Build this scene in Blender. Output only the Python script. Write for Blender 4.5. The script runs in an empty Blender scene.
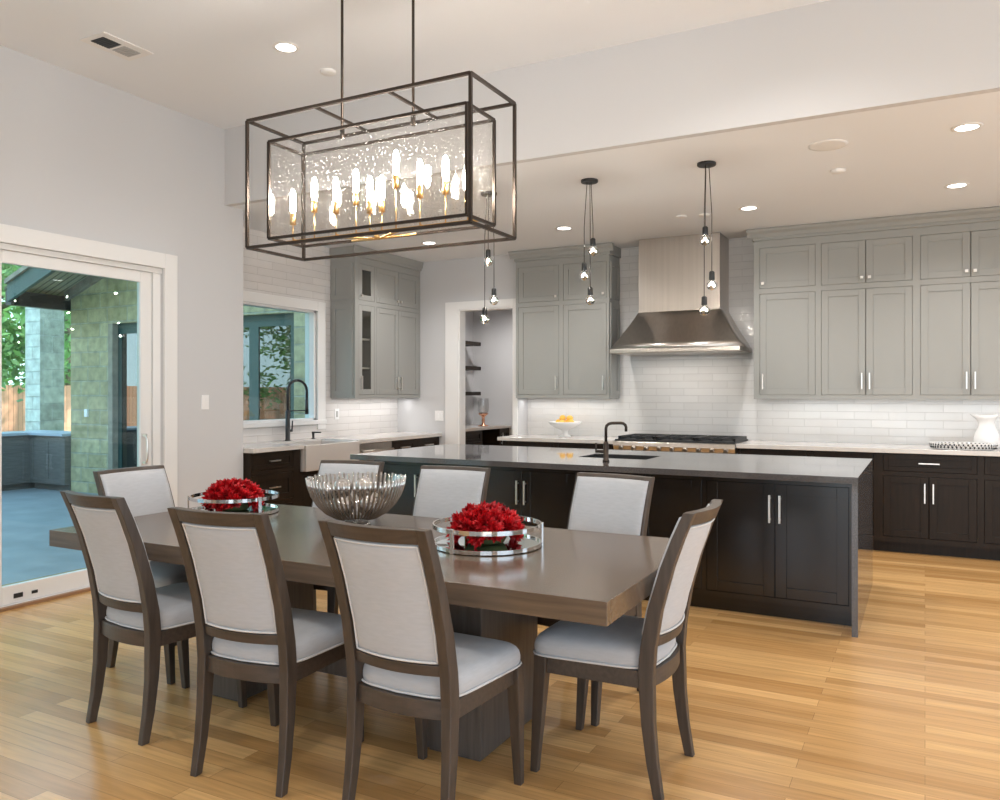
import bpy, bmesh, math, random
from mathutils import Vector, Matrix
random.seed(7)
R = math.radians
scene = bpy.context.scene
COL = scene.collection

# ------------------------------------------------------------------ camera
cam_data = bpy.data.cameras.new('camera')
cam_data.sensor_width = 36.0
cam_data.lens = 28.836
cam_data.shift_y = -0.0076
cam_data.clip_end = 200
cam = bpy.data.objects.new('camera', cam_data)
cam.location = (0, 0, 1.40)
cam.rotation_euler = (R(90), 0, R(27.95))
COL.objects.link(cam)
scene.camera = cam

# ------------------------------------------------------------------ world, sun, exposure
SKY_STRENGTH = 3.0
SUN_STRENGTH = 8.0
CAN_POWER = 62.0
EXPOSURE = 0.22
world = bpy.data.worlds.new('world'); scene.world = world
world.use_nodes = True
wn = world.node_tree.nodes; wl = world.node_tree.links
wn.clear()
wo = wn.new('ShaderNodeOutputWorld'); wb = wn.new('ShaderNodeBackground')
tcw = wn.new('ShaderNodeTexCoord'); sepw = wn.new('ShaderNodeSeparateXYZ'); rampw = wn.new('ShaderNodeValToRGB')
rampw.color_ramp.elements[0].position = 0.0; rampw.color_ramp.elements[0].color = (0.80, 0.92, 1.0, 1)
rampw.color_ramp.elements[1].position = 0.7; rampw.color_ramp.elements[1].color = (0.42, 0.66, 1.0, 1)
wl.new(tcw.outputs['Generated'], sepw.inputs[0]); wl.new(sepw.outputs['Z'], rampw.inputs[0])
wl.new(rampw.outputs[0], wb.inputs[0]); wb.inputs[1].default_value = SKY_STRENGTH
wl.new(wb.outputs[0], wo.inputs[0])

sun = bpy.data.objects.new('sun', bpy.data.lights.new('sun', 'SUN'))
sun.data.energy = SUN_STRENGTH; sun.data.color = (1.0, 0.93, 0.82); sun.data.angle = R(1)
sun.rotation_euler = Vector((0.60, 0.50, 0.45)).to_track_quat('Z', 'Y').to_euler()
sun.location = (0, 0, 12)
COL.objects.link(sun)

scene.view_settings.view_transform = 'Standard'
scene.view_settings.look = 'None'
scene.view_settings.exposure = EXPOSURE
scene.view_settings.gamma = 1.0
scene.view_settings.use_curve_mapping = False
scene.cycles.use_denoising = True
scene.cycles.max_bounces = 10
scene.cycles.diffuse_bounces = 5
scene.cycles.glossy_bounces = 5
scene.cycles.transparent_max_bounces = 24
scene.cycles.sample_clamp_indirect = 6.0
scene.cycles.caustics_reflective = False
scene.cycles.caustics_refractive = False
scene.cycles.blur_glossy = 0.5

def area(name, loc, rot, sx, sy, energy, color=(1, 1, 1), portal=False, spread=180):
    d = bpy.data.lights.new(name, 'AREA'); d.shape = 'RECTANGLE'; d.size = sx; d.size_y = sy
    d.energy = energy; d.color = color; d.spread = R(spread)
    if portal: d.cycles.is_portal = True
    o = bpy.data.objects.new(name, d); o.location = loc; o.rotation_euler = rot; COL.objects.link(o)
    return o
# light portals in the wall openings of the room (they only guide the sky light)
area('window_portal', (-5.30, 2.2, 1.2), (0, R(-90), 0), 2.3, 3.9, 1, portal=True)
area('window_portal', (0.0, -3.45, 1.35), (R(90), 0, 0), 5.6, 2.5, 1, portal=True)
area('window_portal', (3.45, 2.0, 1.35), (0, R(90), 0), 2.5, 8.0, 1, portal=True)

# ------------------------------------------------------------------ materials
MATS = {}
def mat(name, color, rough=0.5, metal=0.0, spec=0.5, coat=0.0, noise=None, bump=None, ior=None, emit=None, sheen=0.0):
    """noise=(scale xyz, amount, detail)  bump=(scale, strength, distance)"""
    if name in MATS: return MATS[name]
    m = bpy.data.materials.new(name); m.use_nodes = True
    n = m.node_tree.nodes; l = m.node_tree.links; b = n['Principled BSDF']
    b.inputs['Base Color'].default_value = (*color, 1); b.inputs['Roughness'].default_value = rough
    b.inputs['Metallic'].default_value = metal; b.inputs['Specular IOR Level'].default_value = spec
    b.inputs['Coat Weight'].default_value = coat; b.inputs['Coat Roughness'].default_value = 0.12
    b.inputs['Sheen Weight'].default_value = sheen
    if ior: b.inputs['IOR'].default_value = ior
    if emit:
        b.inputs['Emission Color'].default_value = (*emit[0], 1); b.inputs['Emission Strength'].default_value = emit[1]
    tc = n.new('ShaderNodeTexCoord')
    if noise:
        mp = n.new('ShaderNodeMapping'); mp.inputs['Scale'].default_value = noise[0]
        l.new(tc.outputs['Object'], mp.inputs[0])
        t = n.new('ShaderNodeTexNoise'); t.inputs['Scale'].default_value = 1.0; t.inputs['Detail'].default_value = noise[2]
        l.new(mp.outputs[0], t.inputs[0])
        r = n.new('ShaderNodeValToRGB'); a = noise[1]
        r.color_ramp.elements[0].position = 0.3; r.color_ramp.elements[1].position = 0.7
        r.color_ramp.elements[0].color = (*[c * (1 - a) for c in color], 1)
        r.color_ramp.elements[1].color = (*[min(1, c * (1 + a)) for c in color], 1)
        l.new(t.outputs[0], r.inputs[0]); l.new(r.outputs[0], b.inputs['Base Color'])
    if bump:
        t2 = n.new('ShaderNodeTexNoise'); t2.inputs['Scale'].default_value = bump[0]; t2.inputs['Detail'].default_value = 4
        l.new(tc.outputs['Object'], t2.inputs[0])
        bp = n.new('ShaderNodeBump'); bp.inputs['Strength'].default_value = bump[1]; bp.inputs['Distance'].default_value = bump[2]
        l.new(t2.outputs[0], bp.inputs['Height']); l.new(bp.outputs[0], b.inputs['Normal'])
    MATS[name] = m
    return m

def glass_mat(name, tint=(1, 1, 1), refl=1.0, rough=0.0, seeds=0.0, base=0.04):
    m = bpy.data.materials.new(name); m.use_nodes = True
    n = m.node_tree.nodes; l = m.node_tree.links; n.clear()
    out = n.new('ShaderNodeOutputMaterial'); mix = n.new('ShaderNodeMixShader')
    tr = n.new('ShaderNodeBsdfTransparent'); gl = n.new('ShaderNodeBsdfGlossy')
    tr.inputs[0].default_value = (*tint, 1); gl.inputs['Roughness'].default_value = rough
    fr = n.new('ShaderNodeFresnel')
    ge = n.new('ShaderNodeNewGeometry'); mi = n.new('ShaderNodeMapRange')      # same thin-pane reflectance from both sides
    mi.inputs[3].default_value = 1.5; mi.inputs[4].default_value = 1 / 1.5
    l.new(ge.outputs['Backfacing'], mi.inputs[0]); l.new(mi.outputs[0], fr.inputs['IOR'])
    mul = n.new('ShaderNodeMath'); mul.operation = 'MULTIPLY'; mul.inputs[1].default_value = refl
    l.new(fr.outputs[0], mul.inputs[0])
    fac = mul.outputs[0]
    if seeds:
        tc = n.new('ShaderNodeTexCoord'); v = n.new('ShaderNodeTexVoronoi'); v.inputs['Scale'].default_value = 75
        l.new(tc.outputs['Object'], v.inputs['Vector'])
        lt = n.new('ShaderNodeMath'); lt.operation = 'LESS_THAN'; lt.inputs[1].default_value = 0.22
        l.new(v.outputs['Distance'], lt.inputs[0])
        mu2 = n.new('ShaderNodeMath'); mu2.operation = 'MULTIPLY'; mu2.inputs[1].default_value = seeds
        l.new(lt.outputs[0], mu2.inputs[0])
        ad = n.new('ShaderNodeMath'); ad.operation = 'ADD'; ad.use_clamp = True
        l.new(mul.outputs[0], ad.inputs[0]); l.new(mu2.outputs[0], ad.inputs[1]); fac = ad.outputs[0]
        bp = n.new('ShaderNodeBump'); bp.inputs['Strength'].default_value = 0.3; bp.inputs['Distance'].default_value = 0.001
        l.new(v.outputs['Distance'], bp.inputs['Height']); l.new(bp.outputs[0], gl.inputs['Normal'])
        gl.inputs['Roughness'].default_value = 0.03
    if seeds:
        tl = n.new('ShaderNodeBsdfTranslucent'); tl.inputs[0].default_value = (1, 1, 1, 1)
        m2 = n.new('ShaderNodeMixShader'); l.new(mu2.outputs[0], m2.inputs[0]); l.new(tr.outputs[0], m2.inputs[1]); l.new(tl.outputs[0], m2.inputs[2])
        tr = m2; fac = mul.outputs[0]
    l.new(fac, mix.inputs[0]); l.new(tr.outputs[0], mix.inputs[1]); l.new(gl.outputs[0], mix.inputs[2])
    l.new(mix.outputs[0], out.inputs[0])
    MATS[name] = m
    return m

def brick_mat(name, c1, c2, mortar, bw, bh, msize, rough, bump_d, plane='xz', noise_amt=0.0, spec=0.5, offset=0.5, noise_scale=8, bias=0.0):
    m = bpy.data.materials.new(name); m.use_nodes = True
    n = m.node_tree.nodes; l = m.node_tree.links; b = n['Principled BSDF']
    tc = n.new('ShaderNodeTexCoord'); sp = n.new('ShaderNodeSeparateXYZ'); cb = n.new('ShaderNodeCombineXYZ')
    l.new(tc.outputs['Object'], sp.inputs[0])
    a, c = {'xz': ('X', 'Z'), 'yz': ('Y', 'Z'), 'xy': ('X', 'Y')}[plane]
    l.new(sp.outputs[a], cb.inputs[0]); l.new(sp.outputs[c], cb.inputs[1])
    t = n.new('ShaderNodeTexBrick'); l.new(cb.outputs[0], t.inputs['Vector'])
    t.inputs['Color1'].default_value = (*c1, 1); t.inputs['Color2'].default_value = (*c2, 1); t.inputs['Mortar'].default_value = (*mortar, 1)
    t.inputs['Scale'].default_value = 1.0; t.inputs['Brick Width'].default_value = bw; t.inputs['Row Height'].default_value = bh
    t.inputs['Mortar Size'].default_value = msize; t.inputs['Mortar Smooth'].default_value = 0.3; t.offset = offset; t.inputs['Bias'].default_value = bias
    b.inputs['Roughness'].default_value = rough; b.inputs['Specular IOR Level'].default_value = spec
    bp = n.new('ShaderNodeBump'); bp.inputs['Distance'].default_value = bump_d; bp.inputs['Strength'].default_value = 1.0; bp.invert = True
    h = t.outputs['Fac']
    if noise_amt:
        no = n.new('ShaderNodeTexNoise'); no.inputs['Scale'].default_value = noise_scale; no.inputs['Detail'].default_value = 6
        l.new(tc.outputs['Object'], no.inputs[0])
        hs = n.new('ShaderNodeHueSaturation'); mr = n.new('ShaderNodeMapRange')
        mr.inputs[1].default_value = 0.3; mr.inputs[2].default_value = 0.7
        mr.inputs[3].default_value = 1 - noise_amt; mr.inputs[4].default_value = 1 + noise_amt
        l.new(no.outputs[0], mr.inputs[0]); l.new(mr.outputs[0], hs.inputs['Value']); l.new(t.outputs['Color'], hs.inputs['Color'])
        l.new(hs.outputs[0], b.inputs['Base Color'])
        mx = n.new('ShaderNodeMath'); mx.operation = 'SUBTRACT'; l.new(t.outputs['Fac'], mx.inputs[0]); l.new(no.outputs[0], mx.inputs[1]); h = mx.outputs[0]
    else:
        l.new(t.outputs['Color'], b.inputs['Base Color'])
    l.new(h, bp.inputs['Height']); l.new(bp.outputs[0], b.inputs['Normal'])
    MATS[name] = m
    return m

def floor_mat():
    m = bpy.data.materials.new('oak_floor'); m.use_nodes = True
    n = m.node_tree.nodes; l = m.node_tree.links; b = n['Principled BSDF']
    tc = n.new('ShaderNodeTexCoord')
    t = n.new('ShaderNodeTexBrick'); l.new(tc.outputs['Object'], t.inputs['Vector'])
    t.inputs['Color1'].default_value = (0.49, 0.255, 0.085, 1); t.inputs['Color2'].default_value = (0.78, 0.465, 0.19, 1)
    t.inputs['Mortar'].default_value = (0.30, 0.16, 0.06, 1)
    t.inputs['Scale'].default_value = 1; t.inputs['Brick Width'].default_value = 1.15; t.inputs['Row Height'].default_value = 0.083
    t.inputs['Mortar Size'].default_value = 0.0009; t.inputs['Bias'].default_value = 0.0; t.offset = 0.37; t.offset_frequency = 2
    mp = n.new('ShaderNodeMapping'); mp.inputs['Scale'].default_value = (1.2, 22, 1); l.new(tc.outputs['Object'], mp.inputs[0])
    no = n.new('ShaderNodeTexNoise'); no.inputs['Scale'].default_value = 2.2; no.inputs['Detail'].default_value = 7; no.inputs['Distortion'].default_value = 0.6
    l.new(mp.outputs[0], no.inputs[0])
    mr = n.new('ShaderNodeMapRange'); mr.inputs[1].default_value = 0.3; mr.inputs[2].default_value = 0.7; mr.inputs[3].default_value = 0.84; mr.inputs[4].default_value = 1.12
    l.new(no.outputs[0], mr.inputs[0])
    hs = n.new('ShaderNodeHueSaturation'); l.new(t.outputs['Color'], hs.inputs['Color']); l.new(mr.outputs[0], hs.inputs['Value'])
    l.new(hs.outputs[0], b.inputs['Base Color'])
    b.inputs['Roughness'].default_value = 0.24; b.inputs['Specular IOR Level'].default_value = 0.5
    b.inputs['Coat Weight'].default_value = 0.1; b.inputs['Coat Roughness'].default_value = 0.2
    bp = n.new('ShaderNodeBump'); bp.inputs['Distance'].default_value = 0.0008; bp.inputs['Strength'].default_value = 0.35; bp.invert = True
    l.new(t.outputs['Fac'], bp.inputs['Height']); l.new(bp.outputs[0], b.inputs['Normal'])
    return m

M_WALL = mat('greige_wall_paint', (0.60, 0.595, 0.60), 0.85, spec=0.2, bump=(140, 0.08, 0.001))
M_CEIL = mat('ceiling_paint', (0.80, 0.82, 0.85), 0.9, spec=0.15)
M_TRIM = mat('white_trim_paint', (0.80, 0.785, 0.77), 0.4)
M_CAB = mat('sage_grey_cabinet_paint', (0.32, 0.318, 0.298), 0.45)
M_ESP = mat('espresso_wood', (0.018, 0.011, 0.0065), 0.38, spec=0.22, noise=((60, 60, 4), 0.28, 5))
M_ISL = mat('island_espresso_wood', (0.009, 0.006, 0.004), 0.18, spec=0.6, noise=((60, 60, 4), 0.25, 5))
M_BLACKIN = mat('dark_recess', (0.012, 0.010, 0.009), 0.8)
M_QUARTZ = mat('light_quartz', (0.60, 0.565, 0.53), 0.14, noise=((9, 9, 9), 0.05, 5))
M_GRAN = mat('polished_speckled_granite', (0.075, 0.070, 0.070), 0.05, spec=0.9, noise=((240, 240, 240), 0.45, 3))
M_STEEL = mat('brushed_steel', (0.52, 0.475, 0.43), 0.3, 1.0, noise=((40, 40, 0.6), 0.05, 3))
M_SINK = mat('satin_sink_steel', (0.72, 0.67, 0.63), 0.5, 0.55)
M_CHROME = mat('polished_chrome', (0.82, 0.81, 0.80), 0.08, 1.0)
M_NICKEL = mat('satin_nickel', (0.78, 0.74, 0.70), 0.3, 1.0)
M_IRON = mat('black_cast_iron', (0.02, 0.02, 0.021), 0.5)
M_BRONZE = mat('dark_bronze_metal', (0.055, 0.042, 0.034), 0.38, 0.8)
M_MATTEBLK = mat('matte_black_metal', (0.014, 0.014, 0.015), 0.4)
M_BRASS = mat('brushed_brass', (0.78, 0.50, 0.20), 0.28, 1.0)
M_COPPER = mat('copper', (0.80, 0.42, 0.27), 0.25, 1.0)
M_TABLE = mat('grey_brown_table_wood', (0.112, 0.075, 0.048), 0.27, noise=((3, 50, 50), 0.22, 6), coat=0.2)
M_TABLE_D = mat('grey_brown_pedestal_wood', (0.085, 0.070, 0.060), 0.45, noise=((60, 60, 4), 0.25, 6))
M_CHAIR = mat('weathered_brown_chair_wood', (0.060, 0.043, 0.032), 0.42, noise=((60, 60, 5), 0.25, 6))
M_CHAIRH = mat('weathered_brown_rail_wood', (0.060, 0.043, 0.032), 0.42, noise=((5, 60, 60), 0.25, 6))
M_LINEN = mat('oatmeal_linen', (0.46, 0.465, 0.48), 0.9, spec=0.15, noise=((25, 25, 140), 0.04, 3), bump=(420, 0.15, 0.001), sheen=0.2)
M_PIPE = mat('linen_piping', (0.62, 0.61, 0.60), 0.9, spec=0.1)
M_WHITE = mat('white_ceramic', (0.80, 0.79, 0.78), 0.15)
M_LEMON = mat('lemon_skin', (0.90, 0.52, 0.08), 0.4, bump=(60, 0.2, 0.002))
M_RED = mat('red_petal', (0.50, 0.005, 0.010), 0.5, noise=((30, 30, 30), 0.45, 3))
M_GREENSTEM = mat('green_stem', (0.13, 0.16, 0.06), 0.6)
M_MIRROR = mat('mirror_glass', (0.75, 0.78, 0.78), 0.03, 1.0)
M_MERC = mat('mercury_glass', (0.62, 0.60, 0.58), 0.16, 1.0, bump=(45, 0.5, 0.004))
M_PLATE = mat('switch_plastic', (0.88, 0.87, 0.86), 0.4)
M_SLOT = mat('switch_slot', (0.45, 0.44, 0.43), 0.5)
M_LENS = mat('lamp_lens', (1, 1, 1), 0.5, emit=((1, 0.96, 0.90), 9.0))
M_BULB = mat('glowing_bulb', (1, 1, 1), 0.4, emit=((1.0, 0.93, 0.84), 205.0))
M_CRYSTAL = mat('clear_crystal_bulb', (0.85, 0.85, 0.86), 0.06, 0.75)
M_STONE_TRIM = mat('weathered_plank', (0.30, 0.26, 0.20), 0.8, noise=((8, 8, 8), 0.2, 4))
M_PLANK = brick_mat('porch_plank', (0.36, 0.34, 0.22), (0.42, 0.40, 0.26), (0.10, 0.09, 0.05), 5.0, 0.085, 0.008, 0.7, 0.006, 'xy')
M_PLANKY = brick_mat('fence_board', (0.86, 0.34, 0.22), (0.92, 0.43, 0.30), (0.25, 0.12, 0.06), 0.14, 9.0, 0.006, 0.8, 0.004, 'yz', offset=0.0)
M_PLANKX = brick_mat('fence_board_side', (0.70, 0.36, 0.17), (0.80, 0.45, 0.24), (0.25, 0.12, 0.06), 0.14, 9.0, 0.006, 0.8, 0.004, 'xz', offset=0.0)
M_TEALWOOD = mat('dark_green_painted_wood', (0.045, 0.095, 0.085), 0.55)
M_PATIO = mat('patio_concrete', (0.27, 0.275, 0.27), 0.5, noise=((2.5, 2.5, 2.5), 0.16, 8))
M_PATCAB = mat('patio_cabinet_wood', (0.16, 0.14, 0.125), 0.5, noise=((5, 5, 50), 0.2, 4))
M_PATTOP = mat('patio_countertop', (0.46, 0.50, 0.56), 0.3)
M_GRASS = mat('lawn', (0.16, 0.30, 0.06), 0.9, noise=((1.5, 1.5, 1.5), 0.35, 6))
M_BARK = mat('bark', (0.16, 0.13, 0.10), 0.9, noise=((6, 6, 2), 0.4, 6), bump=(12, 0.8, 0.03))
M_LEAF = mat('leaf', (0.22, 0.38, 0.15), 0.5, noise=((0.7, 0.7, 0.7), 0.5, 4))
M_OAKTRIM = mat('oak_threshold', (0.30, 0.16, 0.08), 0.4)
M_TILE = brick_mat('white_tile_back', (0.68, 0.66, 0.64), (0.73, 0.71, 0.69), (0.62, 0.60, 0.58), 0.30, 0.076, 0.0022, 0.10, 0.0012, 'xz', 0.02, noise_scale=5)
M_TILEL = brick_mat('white_tile_left', (0.70, 0.67, 0.65), (0.76, 0.73, 0.71), (0.58, 0.55, 0.52), 0.40, 0.075, 0.002, 0.14, 0.0016, 'yz', 0.02, noise_scale=5)
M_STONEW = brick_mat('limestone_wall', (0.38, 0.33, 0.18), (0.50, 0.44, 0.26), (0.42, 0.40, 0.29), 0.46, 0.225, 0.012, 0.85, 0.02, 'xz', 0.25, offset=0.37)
M_STONEY = brick_mat('limestone_side_shaded', (0.42, 0.42, 0.34), (0.58, 0.57, 0.46), (0.52, 0.52, 0.44), 0.42, 0.30, 0.012, 0.85, 0.02, 'yz', 0.25, offset=0.4)  # darker copy of the pillar stone, shade put into the colour
M_STONEX = brick_mat('limestone_pillar_front_lit', (0.66, 0.66, 0.60), (0.78, 0.78, 0.70), (0.6, 0.6, 0.55), 0.42, 0.22, 0.012, 0.85, 0.02, 'xz', 0.2, offset=0.4)  # paler copy of the pillar stone, light on the front painted in
G_DOOR = glass_mat('door_glass', (0.82, 0.93, 0.92), 1.0)
G_CLEAR = glass_mat('clear_glass', (0.97, 0.97, 0.96), 1.0)
G_SEED = glass_mat('seeded_glass', (0.985, 0.98, 0.97), 0.8, seeds=0.16)
G_CAB = glass_mat('cabinet_glass', (0.85, 0.84, 0.80), 1.3, rough=0.05)
G_SMOKE = glass_mat('smoked_glass', (0.80, 0.77, 0.74), 3.0, rough=0.05)
G_CRYSTAL = glass_mat('crystal_glass', (0.80, 0.80, 0.80), 7.0, rough=0.02)
M_CORE = mat('lit_bulb_core', (1, 1, 1), 0.4, emit=((1.0, 0.91, 0.78), 950.0))
G_VASE = glass_mat('vase_glass', (0.86, 0.86, 0.86), 5.0)
G_DARK = glass_mat('patio_door_glass', (0.05, 0.10, 0.09), 4.5)
M_FLOOR = floor_mat()

# ------------------------------------------------------------------ mesh helpers
class MB:
    def __init__(s): s.v = []; s.f = []; s.sm = []
    def add(s, vs, fs, smooth=False):
        b = len(s.v); s.v += [tuple(v) for v in vs]
        for f in fs: s.f.append(tuple(b + i for i in f)); s.sm.append(smooth)
        return s
    def box(s, x0, x1, y0, y1, z0, z1):
        if x0 > x1: x0, x1 = x1, x0
        if y0 > y1: y0, y1 = y1, y0
        if z0 > z1: z0, z1 = z1, z0
        v = [(x0, y0, z0), (x1, y0, z0), (x1, y1, z0), (x0, y1, z0), (x0, y0, z1), (x1, y0, z1), (x1, y1, z1), (x0, y1, z1)]
        return s.add(v, [(0, 3, 2, 1), (4, 5, 6, 7), (0, 1, 5, 4), (1, 2, 6, 5), (2, 3, 7, 6), (3, 0, 4, 7)])
    def lathe(s, prof, c=(0, 0, 0), n=32, cap=True, smooth=True, start=0.0):
        vs = []; fs = []
        for r, z in prof:
            for k in range(n):
                a = start + 2 * math.pi * k / n
                vs.append((c[0] + r * math.cos(a), c[1] + r * math.sin(a), c[2] + z))
        for i in range(len(prof) - 1):
            for k in range(n):
                fs.append((i * n + k, i * n + (k + 1) % n, (i + 1) * n + (k + 1) % n, (i + 1) * n + k))
        s.add(vs, fs, smooth)
        if cap:
            b = len(s.v) - len(vs)
            s.f.append(tuple(b + k for k in reversed(range(n)))); s.sm.append(False)
            s.f.append(tuple(b + (len(prof) - 1) * n + k for k in range(n))); s.sm.append(False)
        return s
    def tube(s, pts, r, n=10, smooth=True, closed=False, cap=True):
        pts = [Vector(p) for p in pts]; m = len(pts)
        rs = r if isinstance(r, (list, tuple)) else [r] * m
        vs = []; prev = None
        for i, p in enumerate(pts):
            if closed: t = pts[(i + 1) % m] - pts[i - 1]
            else: t = (pts[min(i + 1, m - 1)] - pts[max(i - 1, 0)])
            t.normalize()
            if prev is None:
                a = Vector((0, 0, 1)) if abs(t.z) < 0.9 else Vector((1, 0, 0))
                u = t.cross(a).normalized()
            else:
                u = (prev - t * prev.dot(t)).normalized()
            w = t.cross(u); prev = u
            for k in range(n):
                an = 2 * math.pi * k / n
                vs.append(p + (u * math.cos(an) + w * math.sin(an)) * rs[i])
        fs = []
        for i in range(m if closed else m - 1):
            j = (i + 1) % m
            for k in range(n): fs.append((i * n + k, i * n + (k + 1) % n, j * n + (k + 1) % n, j * n + k))
        if not closed and cap:
            fs.append(tuple(reversed(range(n)))); fs.append(tuple((m - 1) * n + k for k in range(n)))
        return s.add(vs, fs, smooth)
    def rings(s, rings, smooth=True, cap0=True, cap1=True):
        n = len(rings[0]); vs = [p for r in rings for p in r]; fs = []
        for i in range(len(rings) - 1):
            for k in range(n): fs.append((i * n + k, i * n + (k + 1) % n, (i + 1) * n + (k + 1) % n, (i + 1) * n + k))
        if cap0: fs.append(tuple(reversed(range(n))))
        if cap1: fs.append(tuple((len(rings) - 1) * n + k for k in range(n)))
        return s.add(vs, fs, smooth)
    def sweep(s, pts, wx, dy, smooth=False):
        """rectangular section swept up a path; wx, dy lists of full widths (x) and depths (y)"""
        rg = []
        for i, p in enumerate(pts):
            w = wx[i] / 2; d = dy[i] / 2
            rg.append([(p[0] - w, p[1] - d, p[2]), (p[0] + w, p[1] - d, p[2]), (p[0] + w, p[1] + d, p[2]), (p[0] - w, p[1] + d, p[2])])
        return s.rings(rg, smooth)
    def prism(s, pts, axis, a, b):
        """polygon pts extruded along axis ('x','y','z') from a to b"""
        def P(p, t):
            return {'x': (t, p[0], p[1]), 'y': (p[0], t, p[1]), 'z': (p[0], p[1], t)}[axis]
        n = len(pts)
        return s.add([P(p, a) for p in pts] + [P(p, b) for p in pts],
                     [tuple(range(n)), tuple(reversed(range(n, 2 * n)))] + [(i, n + i, n + (i + 1) % n, (i + 1) % n) for i in range(n)])
    def sphere(s, c, r, n=16, m=10, sc=(1, 1, 1)):
        prof = []
        vs = []; fs = []
        for i in range(1, m):
            th = math.pi * i / m
            for k in range(n):
                a = 2 * math.pi * k / n
                vs.append((c[0] + sc[0] * r * math.sin(th) * math.cos(a), c[1] + sc[1] * r * math.sin(th) * math.sin(a), c[2] - sc[2] * r * math.cos(th)))
        b = len(vs); vs.append((c[0], c[1], c[2] - r * sc[2])); vs.append((c[0], c[1], c[2] + r * sc[2]))
        for i in range(m - 2):
            for k in range(n): fs.append((i * n + k, i * n + (k + 1) % n, (i + 1) * n + (k + 1) % n, (i + 1) * n + k))
        for k in range(n):
            fs.append((b, (k + 1) % n, k)); fs.append((b + 1, (m - 2) * n + k, (m - 2) * n + (k + 1) % n))
        return s.add(vs, fs, True)
    def build(s, name, m, parent=None, bevel=0.0, loc=None, seg=2):
        me = bpy.data.meshes.new(name); me.from_pydata(s.v, [], s.f); me.update()
        me.materials.append(m)
        me.polygons.foreach_set('use_smooth', s.sm)
        bm = bmesh.new(); bm.from_mesh(me); bmesh.ops.recalc_face_normals(bm, faces=bm.faces); bm.to_mesh(me); bm.free()
        o = bpy.data.objects.new(name, me); COL.objects.link(o)
        if parent: o.parent = parent
        if loc: o.location = loc
        if bevel:
            md = o.modifiers.new('bevel', 'BEVEL'); md.width = bevel; md.segments = seg; md.limit_method = 'ANGLE'; md.angle_limit = R(40)
            md.harden_normals = False
        return o

def empty(name, loc=(0, 0, 0), rz=0.0):
    o = bpy.data.objects.new(name, None); o.location = loc; o.rotation_euler = (0, 0, rz); o.empty_display_size = 0.1
    COL.objects.link(o); return o
def tag(o, label=None, cat=None, group=None, kind=None):
    if label: o['label'] = label
    if cat: o['category'] = cat
    if group: o['group'] = group
    if kind: o['kind'] = kind
    return o
def thing(name, label, cat, loc=(0, 0, 0), rz=0.0, group=None):
    return tag(empty(name, loc, rz), label, cat, group)
def struct(o): o['kind'] = 'structure'; return o
def kids(o): return [c for c in bpy.data.objects if c.parent == o]
def copy_tree(o, parent=None):
    ch = kids(o)
    c = o.copy(); COL.objects.link(c)
    if parent: c.parent = parent
    for k in ch: copy_tree(k, c)
    return c

# ------------------------------------------------------------------ room shell
ZK, ZD = 2.98, 3.62            # kitchen / dining ceiling heights
YB = 8.40; XK = -5.77; XL = -5.22; YD = 4.88; YE = 5.09; YP = 8.15      # the doorway wall (YP) stands a little forward of the range wall (YB)
struct(MB().box(XK - .15, 3.6, -3.6, YB + .12, -0.05, 0).box(-6.3, -3.9, YB + .12, 10.8, -0.05, 0).box(-6.3, XK - .15, YP, YB + .12, -.05, 0).build('floor', M_FLOOR))
struct(MB().box(XL - .3, 3.6, -3.6, YD, ZD, ZD + .1).build('ceiling', M_CEIL))
struct(MB().box(XK - .15, 3.6, YD + .06, YB + .12, ZK, ZK + .1).build('ceiling', M_CEIL))
struct(MB().box(XK - .15, 3.6, YD, YD + .06, ZK, ZD + .1).build('wall_drop', M_WALL))
# left wall with the sliding door opening (y .35..4.265, z 0..2.36)
DZ, DY0, DY1 = 2.36, 0.35, 4.265
struct(MB().box(XL - .15, XL, -3.6, DY0, 0, ZD).box(XL - .15, XL, DY1, YE - .12, 0, ZD).box(XL - .15, XL, DY0, DY1, DZ, ZD)
       .box(-5.92, XL, YE - .12, YE, 0, ZD).build('wall_left', M_WALL))
# kitchen left wall with window opening
WY0, WY1, WZ0, WZ1 = 5.22, 6.66, 1.105, 2.27
struct(MB().box(XK - .15, XK, YE, WY0, 0, ZK).box(XK - .15, XK, WY1, YP, 0, ZK).box(XK - .15, XK, WY0, WY1, 0, WZ0)
       .box(XK - .15, XK, WY0, WY1, WZ1, ZK).build('wall_kitchen_left', M_WALL))
t_ = MB()
t_.box(XK, XK + .012, YE, WY0 - .01, .914, ZK).box(XK, XK + .012, WY1 + .01, YP - .001, .914, ZK)
t_.box(XK, XK + .012, WY0 - .01, WY1 + .01, .914, WZ0 - .01).box(XK, XK + .012, WY0 - .01, WY1 + .01, WZ1 + .01, ZK)
struct(t_.build('wall_tile_left', M_TILEL))
# back wall with the pantry doorway (x -4.965..-4.245, z 0..2.42)
PX0, PX1, PZ = -4.875, -4.145, 2.38
struct(MB().box(XK - .15, PX0, YP, YP + .12, 0, ZK).box(PX1, -4.09, YP, YP + .12, 0, ZK).box(PX0, PX1, YP, YP + .12, PZ, ZK).box(-4.19, -4.09, YP + .12, YB, 0, ZK).box(-4.19, 3.6, YB, YB + .12, 0, ZK).build('wall_back', M_WALL))
struct(MB().box(-4.089, 2.9, YB - .012, YB, .914, ZK).build('wall_tile_back', M_TILE))
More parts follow.
